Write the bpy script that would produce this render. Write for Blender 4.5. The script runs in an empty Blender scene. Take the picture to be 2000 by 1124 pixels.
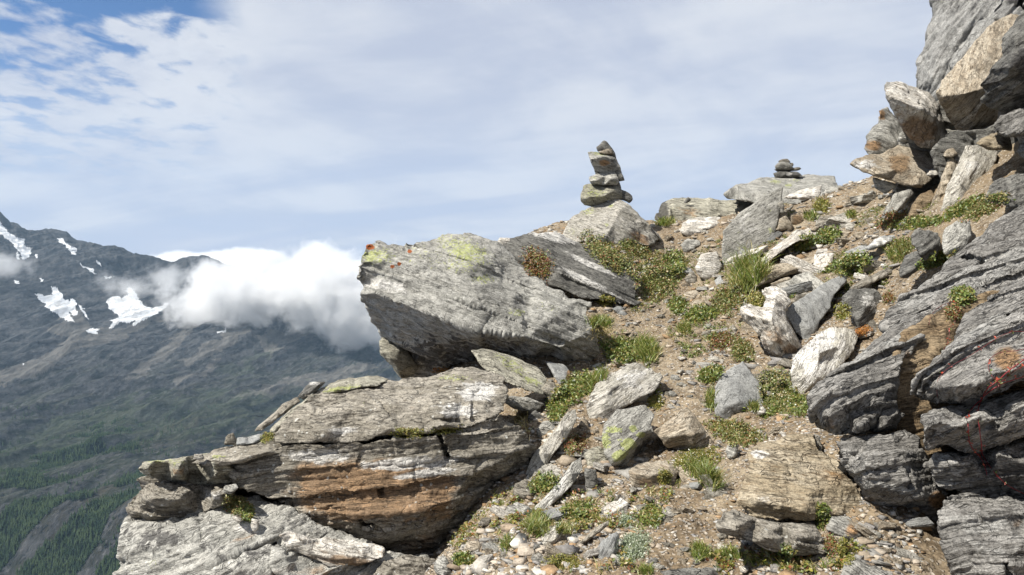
import bpy, bmesh, math, random
import numpy as np
from mathutils import Vector, Matrix
from mathutils.geometry import delaunay_2d_cdt

random.seed(7)
RNG = np.random.default_rng(11)
F = 1428.0                     # focal length in photo pixels (photo 2000 x 1124)
SC = bpy.context.scene
COL = SC.collection
SUN_DIR = Vector((-0.56, -0.36, 0.745)).normalized()   # direction towards the sun


def U(px, py, d):
    return np.array(((px - 1000.0) / F * d, d, (562.0 - py) / F * d))


# ------------------------------------------------------------------ noise
def _hash(ix, iy, iz, seed):
    h = (ix.astype(np.uint32) * np.uint32(374761393) + iy.astype(np.uint32) * np.uint32(668265263)
         + iz.astype(np.uint32) * np.uint32(2147483647) + np.uint32((seed * 974634777 + 12345) & 0xffffffff))
    h = (h ^ (h >> np.uint32(13))) * np.uint32(1274126177)
    h = (h ^ (h >> np.uint32(16))) * np.uint32(2246822519)
    return h ^ (h >> np.uint32(13))


def rnd(ix, iy, iz, seed):
    return _hash(ix, iy, iz, seed).astype(np.float64) / 4294967295.0


def perlin(P, seed=0):
    P = np.asarray(P, dtype=np.float64)
    I = np.floor(P).astype(np.int64)
    fr = P - I
    w = fr * fr * fr * (fr * (fr * 6 - 15) + 10)
    out = np.zeros(len(P))
    for dx in (0, 1):
        wx = w[:, 0] if dx else 1 - w[:, 0]
        for dy in (0, 1):
            wy = w[:, 1] if dy else 1 - w[:, 1]
            for dz in (0, 1):
                wz = w[:, 2] if dz else 1 - w[:, 2]
                h = _hash(I[:, 0] + dx, I[:, 1] + dy, I[:, 2] + dz, seed)
                gx = (h & np.uint32(1023)).astype(np.float64) / 511.5 - 1
                gy = ((h >> np.uint32(10)) & np.uint32(1023)).astype(np.float64) / 511.5 - 1
                gz = ((h >> np.uint32(20)) & np.uint32(1023)).astype(np.float64) / 511.5 - 1
                out += wx * wy * wz * (gx * (fr[:, 0] - dx) + gy * (fr[:, 1] - dy) + gz * (fr[:, 2] - dz))
    return out * 1.3


def fbm(P, octv=4, seed=0, gain=0.5, lac=2.03):
    P = np.asarray(P, dtype=np.float64)
    a, s, o = 1.0, 0.0, np.zeros(len(P))
    for k in range(octv):
        o += a * perlin(P, seed + k * 17)
        a *= gain
        P = P * lac + 3.7
    return o


def ridged(P, octv=4, seed=0, gain=0.5, lac=2.03):
    P = np.asarray(P, dtype=np.float64)
    a, o = 1.0, np.zeros(len(P))
    for k in range(octv):
        o += a * (1 - 2.2 * np.abs(perlin(P, seed + k * 17)))
        a *= gain
        P = P * lac + 3.7
    return o


def chips(P, seed=0):
    """voronoi cells, each a randomly tilted facet; returns facet height and distance to the border"""
    I = np.floor(P).astype(np.int64)
    n = len(P)
    f1 = np.full(n, 9.0); f2 = np.full(n, 9.0)
    best = np.zeros(n)
    for dx in (-1, 0, 1):
        for dy in (-1, 0, 1):
            for dz in (-1, 0, 1):
                cx, cy, cz = I[:, 0] + dx, I[:, 1] + dy, I[:, 2] + dz
                vx = cx + rnd(cx, cy, cz, seed) - P[:, 0]
                vy = cy + rnd(cx, cy, cz, seed + 1) - P[:, 1]
                vz = cz + rnd(cx, cy, cz, seed + 2) - P[:, 2]
                dd = vx * vx + vy * vy + vz * vz
                hgt = ((rnd(cx, cy, cz, seed + 3) - .5) * vx + (rnd(cx, cy, cz, seed + 4) - .5) * vy
                       + (rnd(cx, cy, cz, seed + 5) - .5) * vz) * 1.6 + (rnd(cx, cy, cz, seed + 6) - .5)
                m = dd < f1
                f2 = np.where(m, f1, np.minimum(f2, dd))
                f1 = np.where(m, dd, f1)
                best = np.where(m, hgt, best)
    return best, np.sqrt(f2) - np.sqrt(f1)


def smooth(a, b, x):
    t = np.clip((x - a) / (b - a), 0, 1)
    return t * t * (3 - 2 * t)


def inpoly(x, y, poly):
    r = np.zeros(x.shape, bool)
    n = len(poly)
    for i in range(n):
        x1, y1 = poly[i]; x2, y2 = poly[(i + 1) % n]
        if y1 == y2:
            continue
        c = ((y1 > y) != (y2 > y)) & (x < (x2 - x1) * (y - y1) / (y2 - y1) + x1)
        r ^= c
    return r


# ------------------------------------------------------------------ mesh helpers
def mesh_np(name, V, faces, fs=None):
    """V (n,3); faces: list of (m,k) int arrays"""
    me = bpy.data.meshes.new(name)
    me.vertices.add(len(V))
    me.vertices.foreach_set('co', np.ascontiguousarray(V, dtype=np.float32).ravel())
    loops = np.concatenate([f.ravel() for f in faces]).astype(np.int32)
    sizes = np.concatenate([np.full(len(f), f.shape[1]) for f in faces]).astype(np.int32)
    me.loops.add(len(loops))
    me.loops.foreach_set('vertex_index', loops)
    me.polygons.add(len(sizes))
    st = np.concatenate(([0], np.cumsum(sizes)[:-1])).astype(np.int32)
    me.polygons.foreach_set('loop_start', st)
    me.polygons.foreach_set('loop_total', sizes)
    me.update(calc_edges=True)
    me.validate()
    return me


def attr(me, name, typ, data):
    a = me.attributes.new(name, typ, 'POINT')
    key = 'vector' if typ == 'FLOAT_VECTOR' else 'color'
    a.data.foreach_set(key, np.ascontiguousarray(data, dtype=np.float32).ravel())


def shade(me, flag=True):
    me.polygons.foreach_set('use_smooth', np.full(len(me.polygons), flag))


def link(name, me, mat=None, parent=None, loc=None):
    o = bpy.data.objects.new(name, me)
    COL.objects.link(o)
    if mat:
        me.materials.append(mat)
    if loc is not None:
        o.location = loc
    if parent:
        o.parent = parent
    return o


def tag(o, label=None, cat=None, group=None, kind=None):
    if label: o['label'] = label
    if cat: o['category'] = cat
    if group: o['group'] = group
    if kind or cat: o['kind'] = kind or 'thing'
    return o


# ------------------------------------------------------------------ node helpers
class NT:
    def __init__(self, tree):
        self.t = tree; self.n = tree.nodes; self.l = tree.links
        self.n.clear()

    def node(self, typ, **kw):
        nd = self.n.new(typ)
        for k, v in kw.items():
            setattr(nd, k, v)
        return nd

    def put(self, sock, v):
        if isinstance(v, bpy.types.NodeSocket):
            self.l.new(v, sock)
        elif v is not None:
            if sock.type == 'RGBA' and len(v) == 3:
                v = (*v, 1)
            sock.default_value = v

    def math(self, op, a, b=None, c=None, clamp=False):
        nd = self.node('ShaderNodeMath', operation=op); nd.use_clamp = clamp
        self.put(nd.inputs[0], a)
        if b is not None: self.put(nd.inputs[1], b)
        if c is not None: self.put(nd.inputs[2], c)
        return nd.outputs[0]

    def vmath(self, op, a, b=None):
        nd = self.node('ShaderNodeVectorMath', operation=op)
        self.put(nd.inputs[0], a)
        if b is not None: self.put(nd.inputs[1], b)
        return nd.outputs[0]

    def noise(self, vec, scale, detail=5, rough=0.55, dist=0.0, dim='3D'):
        nd = self.node('ShaderNodeTexNoise', noise_dimensions=dim)
        self.put(nd.inputs['Vector'], vec)
        nd.inputs['Scale'].default_value = scale
        nd.inputs['Detail'].default_value = detail
        nd.inputs['Roughness'].default_value = rough
        nd.inputs['Distortion'].default_value = dist
        return nd.outputs['Fac']

    def voro(self, vec, scale, feature='F1', out='Distance', rand=1.0):
        nd = self.node('ShaderNodeTexVoronoi', feature=feature)
        self.put(nd.inputs['Vector'], vec)
        nd.inputs['Scale'].default_value = scale
        nd.inputs['Randomness'].default_value = rand
        return nd.outputs[out]

    def step(self, x, a, b):
        nd = self.node('ShaderNodeMapRange', interpolation_type='SMOOTHSTEP')
        self.put(nd.inputs[0], x)
        self.put(nd.inputs[1], a); self.put(nd.inputs[2], b)
        return nd.outputs[0]

    def remap(self, x, a, b, c, d):
        nd = self.node('ShaderNodeMapRange')
        self.put(nd.inputs[0], x)
        for i, v in enumerate((a, b, c, d)):
            self.put(nd.inputs[1 + i], v)
        return nd.outputs[0]

    def mix(self, f, a, b, blend='MIX'):
        nd = self.node('ShaderNodeMix', data_type='RGBA', blend_type=blend)
        self.put(nd.inputs[0], f)
        self.put(nd.inputs[6], a); self.put(nd.inputs[7], b)
        return nd.outputs[2]

    def attr(self, name, out='Vector'):
        return self.node('ShaderNodeAttribute', attribute_name=name).outputs[out]

    def sep(self, v):
        nd = self.node('ShaderNodeSeparateXYZ'); self.put(nd.inputs[0], v)
        return nd.outputs

    def bump(self, h, strength, dist, normal=None):
        nd = self.node('ShaderNodeBump')
        nd.inputs['Strength'].default_value = strength
        nd.inputs['Distance'].default_value = dist
        self.put(nd.inputs['Height'], h)
        if normal: self.put(nd.inputs['Normal'], normal)
        return nd.outputs[0]


def new_mat(name):
    m = bpy.data.materials.new(name)
    m.use_nodes = True
    return m, NT(m.node_tree)


def principled(nt, color, rough=0.85, spec=0.25, normal=None):
    b = nt.node('ShaderNodeBsdfPrincipled')
    nt.put(b.inputs['Base Color'], color)
    nt.put(b.inputs['Roughness'], rough)
    b.inputs['Specular IOR Level'].default_value = spec
    if normal: nt.put(b.inputs['Normal'], normal)
    o = nt.node('ShaderNodeOutputMaterial')
    nt.l.new(b.outputs[0], o.inputs['Surface'])
    return b


# ------------------------------------------------------------------ rock material
def rock_mat(name, c1, c2, c3, brown=0.0, white=0.0, lich=0.0, dark=0.0, speck=0.5, brown_col=(.20, .115, .052),
             white_col=(.62, .60, .56), streak=1.0, bump=1.0):
    """c1/c2 two tones, c3 streak tone; brown/white/lich/dark bias how much of the surface carries each stain"""
    m, t = new_mat(name)
    fc = t.attr('fc')
    msk = t.node('ShaderNodeAttribute', attribute_name='msk')
    sp = t.node('ShaderNodeSeparateColor'); t.l.new(msk.outputs['Color'], sp.inputs[0])
    mb, mw, ml, md = sp.outputs[0], sp.outputs[1], sp.outputs[2], msk.outputs['Alpha']
    oi = t.node('ShaderNodeObjectInfo').outputs['Random']
    lay = t.vmath('MULTIPLY', fc, (1.0, 1.0, 5.0))
    lay2 = t.vmath('MULTIPLY', fc, (1.0, 1.0, 9.0))
    big = t.noise(fc, 2.3, 4, .6)
    n_lay = t.noise(lay, 3.2, 7, .62, .4)
    n_str = t.noise(lay2, 13.0, 6, .7, .3)
    n_med = t.noise(fc, 14.0, 6, .65)
    n_fin = t.noise(fc, 85.0, 3, .7)
    col = t.mix(t.step(n_lay, .42, .58), c1, c2)
    col = t.mix(t.math('MULTIPLY', t.step(n_med, .55, .72), .6), col, tuple(min(1, c * 1.35) for c in c2))
    col = t.mix(t.math('MULTIPLY', t.step(n_str, .52, .62), .85 * streak), col, c3)
    lam = t.noise(t.vmath('MULTIPLY', fc, (1.0, 1.0, 11.0)), 2.1, 4, .5, .15)
    lam2 = t.noise(t.vmath('MULTIPLY', fc, (1.6, 1.6, 22.0)), 3.1, 3, .5, .1)
    l1 = t.step(t.math('ABSOLUTE', t.math('SUBTRACT', lam, .5)), .016, .004)
    l2 = t.step(t.math('ABSOLUTE', t.math('SUBTRACT', lam2, .53)), .018, .005)
    lines = t.math('MULTIPLY', t.math('MAXIMUM', l1, t.math('MULTIPLY', l2, .7)), t.math('MULTIPLY', t.step(n_med, .36, .56), .85 * streak))
    # brown iron stain
    bf = t.math('ADD', t.math('ADD', t.math('MULTIPLY', big, .55), t.math('MULTIPLY', n_lay, .45)), t.math('MULTIPLY', mb, .42))
    bm = t.step(bf, .66 - brown, .80 - brown)
    bcol = t.mix(t.step(n_med, .35, .7), brown_col, tuple(min(1, c * 1.75) for c in brown_col))
    col = t.mix(t.math('MULTIPLY', bm, .85), col, bcol)
    # pale quartz / white crust
    wf = t.math('ADD', t.math('ADD', t.math('MULTIPLY', n_lay, .5), t.math('MULTIPLY', n_med, .5)), t.math('MULTIPLY', mw, .36))
    wm = t.step(wf, .66 - white, .76 - white)
    wcol = t.mix(t.step(n_str, .35, .7), white_col, tuple(c * .62 for c in white_col))
    col = t.mix(t.math('MULTIPLY', wm, .9), col, wcol)
    # dark crust: black lichen from noise, plus shade painted through some dark masks
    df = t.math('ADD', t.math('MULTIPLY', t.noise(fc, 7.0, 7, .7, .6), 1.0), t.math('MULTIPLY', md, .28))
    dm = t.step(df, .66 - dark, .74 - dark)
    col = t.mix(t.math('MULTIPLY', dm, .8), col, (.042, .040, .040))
    # grain
    gr = t.remap(t.math('ADD', t.math('MULTIPLY', n_fin, .6), t.math('MULTIPLY', n_str, .4)), .32, .68, .38, 1.55)
    grc = t.node('ShaderNodeCombineColor')
    for i in range(3): t.l.new(gr, grc.inputs[i])
    col = t.mix(1.0, col, grc.outputs[0], 'MULTIPLY')
    tint = t.remap(oi, 0, 1, .86, 1.14)
    tc = t.node('ShaderNodeCombineColor')
    for i in range(3): t.l.new(tint, tc.inputs[i])
    col = t.mix(1.0, col, tc.outputs[0], 'MULTIPLY')
    col = t.mix(lines, col, tuple(c * .45 for c in c3))
    # white lichen rosettes
    wob = t.node('ShaderNodeTexNoise'); t.l.new(fc, wob.inputs['Vector']); wob.inputs['Scale'].default_value = 45.0
    wv = t.vmath('ADD', fc, t.vmath('MULTIPLY', wob.outputs['Color'], (.02, .02, .02)))
    vd = t.voro(wv, 30.0)
    vsel = t.voro(wv, 30.0, out='Color')
    vs = t.node('ShaderNodeSeparateColor'); t.l.new(vsel, vs.inputs[0])
    rad = t.math('MULTIPLY', t.math('SUBTRACT', vs.outputs[0], 1.0 - .42 * speck), .9)
    cl = t.math('MULTIPLY', t.step(t.math('SUBTRACT', rad, vd), -.02, .05), t.step(big, .36, .56))
    col = t.mix(t.math('MULTIPLY', cl, .7), col, (.56, .56, .52))
    # yellow-green map lichen
    lf = t.math('ADD', t.math('ADD', t.math('MULTIPLY', t.noise(fc, 34.0, 6, .75, .3), .75), t.math('MULTIPLY', big, .25)), t.math('MULTIPLY', ml, .15))
    lm = t.step(lf, .635 - lich, .675 - lich)
    lcol = t.mix(t.step(n_fin, .35, .65), (.25, .275, .085), (.38, .405, .16))
    col = t.mix(t.math('MULTIPLY', lm, .8), col, lcol)
    om = t.sep(t.attr('org'))[0]
    col = t.mix(t.math('MULTIPLY', t.step(t.math('ADD', t.math('MULTIPLY', om, .5), n_med), .72, .80), t.step(om, .05, .1)), col, (.27, .085, .03))
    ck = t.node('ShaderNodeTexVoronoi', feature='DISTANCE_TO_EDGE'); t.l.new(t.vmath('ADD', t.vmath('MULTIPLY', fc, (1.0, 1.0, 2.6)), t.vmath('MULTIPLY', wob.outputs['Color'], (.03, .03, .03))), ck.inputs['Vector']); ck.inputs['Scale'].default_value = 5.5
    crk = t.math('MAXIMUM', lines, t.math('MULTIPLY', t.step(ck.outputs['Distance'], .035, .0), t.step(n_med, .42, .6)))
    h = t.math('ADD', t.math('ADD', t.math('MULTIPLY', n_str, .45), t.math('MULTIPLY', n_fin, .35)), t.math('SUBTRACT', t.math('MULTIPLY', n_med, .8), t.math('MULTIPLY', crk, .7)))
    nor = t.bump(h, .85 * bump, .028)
    principled(t, col, .88, .18, nor)
    return m


# ------------------------------------------------------------------ rocks
VOX = 1.25
MATS = {}
TMP = bpy.data.objects.new('build_tmp', bpy.data.meshes.new('build_tmp'))


def remesh(V, Fc, vox):
    me = bpy.data.meshes.new('t')
    me.from_pydata([tuple(v) for v in V], [], Fc)
    bm = bmesh.new(); bm.from_mesh(me)
    bmesh.ops.recalc_face_normals(bm, faces=bm.faces)
    bm.to_mesh(me); bm.free()
    o = bpy.data.objects.new('t', me)
    COL.objects.link(o)
    md = o.modifiers.new('r', 'REMESH'); md.mode = 'VOXEL'; md.voxel_size = vox; md.adaptivity = 0
    dg = bpy.context.evaluated_depsgraph_get()
    r = bpy.data.meshes.new_from_object(o.evaluated_get(dg))
    bpy.data.objects.remove(o); bpy.data.meshes.remove(me)
    return r


def coords(me):
    V = np.empty(len(me.vertices) * 3, np.float32); me.vertices.foreach_get('co', V)
    N = np.empty(len(me.vertices) * 3, np.float32); me.vertices.foreach_get('normal', N)
    return V.reshape(-1, 3).astype(np.float64), N.reshape(-1, 3).astype(np.float64)


def fol_axes(dip, lean=35.0):
    """foliation: layers that run across the picture dipping `dip` degrees to the right, tilted back by `lean`"""
    if 0 <= lean <= 40: lean = -6
    a, b = math.radians(dip), math.radians(lean)
    u = np.array((math.cos(a), 0, -math.sin(a)))
    n = np.array((math.sin(a) * math.cos(b), -math.sin(b), math.cos(a) * math.cos(b)))
    n /= np.linalg.norm(n)
    v = np.cross(n, u); v /= np.linalg.norm(v)
    u = np.cross(v, n)
    return u, v, n


def facet(P, seed=0):
    """piecewise linear noise on a tetrahedral lattice: flat facets that meet in sharp edges"""
    P = np.asarray(P, dtype=np.float64)
    K = P + P.sum(1, keepdims=True) / 3.0
    I = np.floor(K).astype(np.int64); f = K - I
    o = np.argsort(-f, axis=1)
    fs = np.take_along_axis(f, o, 1)
    w = (1 - fs[:, 0], fs[:, 0] - fs[:, 1], fs[:, 1] - fs[:, 2], fs[:, 2])
    C = I.copy(); r = w[0] * rnd(C[:, 0], C[:, 1], C[:, 2], seed)
    ar = np.arange(len(P))
    for k in range(3):
        C[ar, o[:, k]] += 1
        r += w[k + 1] * rnd(C[:, 0], C[:, 1], C[:, 2], seed)
    return r - .5


def rock_disp(P, S, axes, strat, chip, rough, seed):
    u, v, n = axes
    W = fbm(P * (1.3 / S), 3, seed + 50)
    a, b = P @ u, P @ v
    s = P @ n + W * .03 * S
    Q = np.stack((a, b, s), 1)
    d = np.zeros(len(P))
    Qw = Q + .05 * S * np.stack((perlin(Q * (4 / S), seed + 21), perlin(Q * (4 / S), seed + 22), perlin(Q * (4 / S), seed + 23)), 1)
    Qf = Qw * np.array((1.0, .9, 1.7))
    if strat > 0:
        for T, A in ((.11, .0070), (.045, .0052), (.021, .0030)):
            T *= S; A *= S * min(strat, .95)
            wob = perlin(np.stack((a / (4 * T), b / (4 * T), s / (9 * T)), 1), seed + 3)
            k = s / T + .45 * wob + .8 * perlin(np.stack((s * 0, s * 0 + 7.7, s / (2.3 * T)), 1), seed + 2)
            i = np.floor(k).astype(np.int64); f = k - i
            ja = a / (6 * T) + .8 * rnd(i, i * 0, i * 0, seed + 6) + .35 * perlin(Q * (3. / T / 6), seed + 4)
            jb = b / (6 * T) + .8 * rnd(i, i * 0 + 5, i * 0, seed + 6)
            ca = np.floor(ja).astype(np.int64); cb = np.floor(jb).astype(np.int64)
            r = rnd(i, ca, cb, seed + 9)
            r2 = rnd(i, ca * 0, cb * 0, seed + 19)
            d += A * (1.5 * (r - .5) + 1.3 * (r2 - .5))
            d += A * 1.25 * (f - .5)                     # each bed weathers back towards its foot
            edge = np.minimum(f, 1 - f)
            crack = smooth(.0, .3, perlin(np.stack((a / (5 * T), b / (5 * T), i * 3.1), 1), seed + 13))
            d -= A * 2.6 * crack * np.exp(-(edge / .10) ** 2)
    if chip > 0:
        c, e = chips(Qf * (2.6 / S), seed + 30)
        d += chip * S * .016 * c
        d -= chip * S * .012 * np.exp(-(e / .05) ** 2) * smooth(-.05, .25, perlin(Q * (3 / S), seed + 26))
        c, e = chips(Qf * (8.0 / S), seed + 40)
        d += chip * S * .010 * c
    if rough > 0:
        d += rough * S * (.060 * facet(Qf * (1.9 / S), seed + 60) + .038 * facet(Qf * (4.3 / S) + 5.1, seed + 61)
                          + .024 * facet(Qf * (10. / S) + 2.7, seed + 62) + .014 * facet(Qf * (23. / S), seed + 63))
        d += rough * S * .004 * fbm(Qf * (30. / S), 3, seed + 64, .65)
    return d, Q


def finish_rock(me, name, label, cat, S, mat, axes, strat, chip, rough, seed, patches, parent, group, kind, extra=None):
    V, N = coords(me)
    d, Q = rock_disp(V, S, axes, strat, chip, rough, seed)
    E = np.empty(len(me.edges) * 2, np.int32); me.edges.foreach_get('vertices', E); E = E.reshape(-1, 2)
    deg = np.bincount(E.ravel(), minlength=len(V)) + 1e-9
    for _ in range(1):
        m_ = (np.bincount(E[:, 0], d[E[:, 1]], len(V)) + np.bincount(E[:, 1], d[E[:, 0]], len(V))) / deg
        d = .35 * d + .65 * m_
    V = V + N * d[:, None]
    # relax slivers left by the steps
    for _ in range(1):
        M_ = np.stack([(np.bincount(E[:, 0], V[E[:, 1], k], len(V)) + np.bincount(E[:, 1], V[E[:, 0], k], len(V))) / deg for k in range(3)], 1)
        V = .8 * V + .2 * M_
    c = V.mean(0); c[2] = V[:, 2].min()
    if parent is not None:
        c = np.array(parent.location)
    me.vertices.foreach_set('co', (V - c).astype(np.float32).ravel())
    me.update(); shade(me)
    px = 1000 + V[:, 0] / V[:, 1] * F; py = 562 - V[:, 2] / V[:, 1] * F
    M = np.zeros((len(V), 4), np.float32); MO = np.zeros((len(V), 4), np.float32)
    for p in patches:
        k, cx, cy, rx, ry = p[:5]
        ang = math.radians(p[5]) if len(p) > 5 else 0
        amt = p[6] if len(p) > 6 else 1.0
        x, y = px - cx, py - cy
        X = x * math.cos(ang) + y * math.sin(ang); Y = -x * math.sin(ang) + y * math.cos(ang)
        q = np.clip(1.35 - np.sqrt((X / rx) ** 2 + (Y / ry) ** 2), 0, 1) * amt
        if k == 'o':
            MO[:, 0] = np.maximum(MO[:, 0], q); continue
        j = 'bwld'.index(k)
        M[:, j] = np.maximum(M[:, j], q) if amt > 0 else np.minimum(M[:, j], q)
    attr(me, 'fc', 'FLOAT_VECTOR', Q)
    attr(me, 'msk', 'FLOAT_COLOR', M)
    if MO.any(): attr(me, 'org', 'FLOAT_COLOR', MO)
    o = link(name, me, MATS[mat], parent, c if parent is None else (0, 0, 0))
    if parent is None:
        tag(o, label, cat, group, kind)
    elif label:
        o['label'] = label
    return o


def _split(bm, co, no):
    out = []
    for sg in (1, -1):
        b = bm.copy()
        bmesh.ops.bisect_plane(b, geom=b.verts[:] + b.edges[:] + b.faces[:], dist=1e-6, plane_co=co, plane_no=no * sg, clear_outer=True)
        be = [e for e in b.edges if e.is_boundary]
        if be: bmesh.ops.holes_fill(b, edges=be, sides=0)
        if len(b.faces) >= 4: out.append(b)
        else: b.free()
    return out


def fracture(V, Fc, S, axes, strat, chip, seed, vox=.01, kk=1.0):
    """break the block along its beds and joints, shift the pieces a little and knock corners off"""
    rr = random.Random(seed)
    u, v, n = [Vector(a) for a in axes]
    bm = bmesh.new()
    vs = [bm.verts.new(tuple(p)) for p in V]
    for f in Fc:
        try: bm.faces.new([vs[i] for i in f])
        except ValueError: pass
    bmesh.ops.recalc_face_normals(bm, faces=bm.faces)
    C0 = sum((w.co for w in bm.verts), Vector()) / len(bm.verts)
    pieces = [bm]
    if strat > 0:
        T = S * .17 / max(strat, .25)
        pr = [w.co.dot(n) for w in bm.verts]
        s = min(pr) + T * rr.uniform(.5, 1.2)
        top = bm
        beds = []
        while s < max(pr) - .25 * T:
            no = (n + u * rr.gauss(0, .035) + v * rr.gauss(0, .05)).normalized()
            co = C0 + n * (s - C0.dot(n))
            r = _split(top, co, no)
            if len(r) == 2:
                beds.append(r[0]); top = r[1]
            s += T * rr.choice((.35, .6, .9, 1.3, 1.8))
        beds.append(top)
        pieces = beds
    out = []
    for b in pieces:
        k = 1 + kk * rr.uniform(-.06, .06) * min(1.3, strat + .3)
        sh = (u * rr.uniform(-1, 1) + v * rr.uniform(-1, 1)) * .010 * S * min(1.2, strat)
        todo = [(b, 0)]
        while todo:
            p, lv = todo.pop()
            if not p.verts: continue
            c = sum((w.co for w in p.verts), Vector()) / len(p.verts)
            eu = [(w.co - c).dot(u) for w in p.verts]; ev = [(w.co - c).dot(v) for w in p.verts]
            au, av = max(eu) - min(eu), max(ev) - min(ev)
            lim = S * .62 / max(chip, .15) * rr.uniform(.6, 1.7)
            if lv < 4 and max(au, av) > lim:
                ax = u if au > av else v
                ot = v if au > av else u
                no = (ax + ot * rr.uniform(-.5, .5) + n * rr.uniform(-.35, .35)).normalized()
                r = _split(p, c + ax * max(au, av) * rr.uniform(-.2, .2), no)
                if len(r) == 2:
                    todo += [(r[0], lv + 1), (r[1], lv + 1)]
                    continue
            out.append((p, k, sh))
    VV = []; FF = []
    for p, k, sh in out:
        c = sum((w.co for w in p.verts), Vector()) / len(p.verts)
        for _ in range(int(rr.random() * 2.6 * min(1.2, chip + .2))):
            r = Vector((rr.gauss(0, 1), rr.gauss(0, 1) - .5, rr.gauss(0, 1))).normalized()
            h = max((w.co - c).dot(r) for w in p.verts)
            bmesh.ops.bisect_plane(p, geom=p.verts[:] + p.edges[:] + p.faces[:], dist=1e-6, plane_co=c + r * h * rr.uniform(.86, .97), plane_no=r, clear_outer=True)
            be = [e for e in p.edges if e.is_boundary]
            if be: bmesh.ops.holes_fill(p, edges=be, sides=0)
        M = Matrix.Rotation(rr.gauss(0, math.radians(1.6)) * chip, 3, Vector((rr.gauss(0, 1), rr.gauss(0, 1), rr.gauss(0, 1))).normalized())
        mv = sh + (u * rr.uniform(-1, 1) + v * rr.uniform(-1, 1) + n * rr.uniform(-.3, .3)) * .011 * S * chip
        ext = max((w.co - c).length for w in p.verts)
        shr = 1 - rr.choice((0, .4, 1.1, 1.6)) * vox / max(ext, .01) * min(1, chip + .2)
        o = len(VV)
        p.verts.index_update()
        for w in p.verts:
            q = w.co - C0
            a = q.dot(n)
            q = n * a + (q - n * a) * k                  # beds stand out or stand back
            q = q + C0
            VV.append(tuple(c + M @ (q - c) * shr + mv))
        for f in p.faces: FF.append([o + w.index for w in f.verts])
    for p, _, _ in out: p.free()
    return VV, FF


SEED = [100]
AUTO = [False]


def ground_depth(px, py):
    dd = np.linspace(2.2, 17, 1500)
    q = np.stack(((px - 1000.0) / F * dd, dd), 1)
    k = np.where((562.0 - py) / F * dd < G(q))[0]
    return float(dd[k[0]]) if len(k) else None



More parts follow.
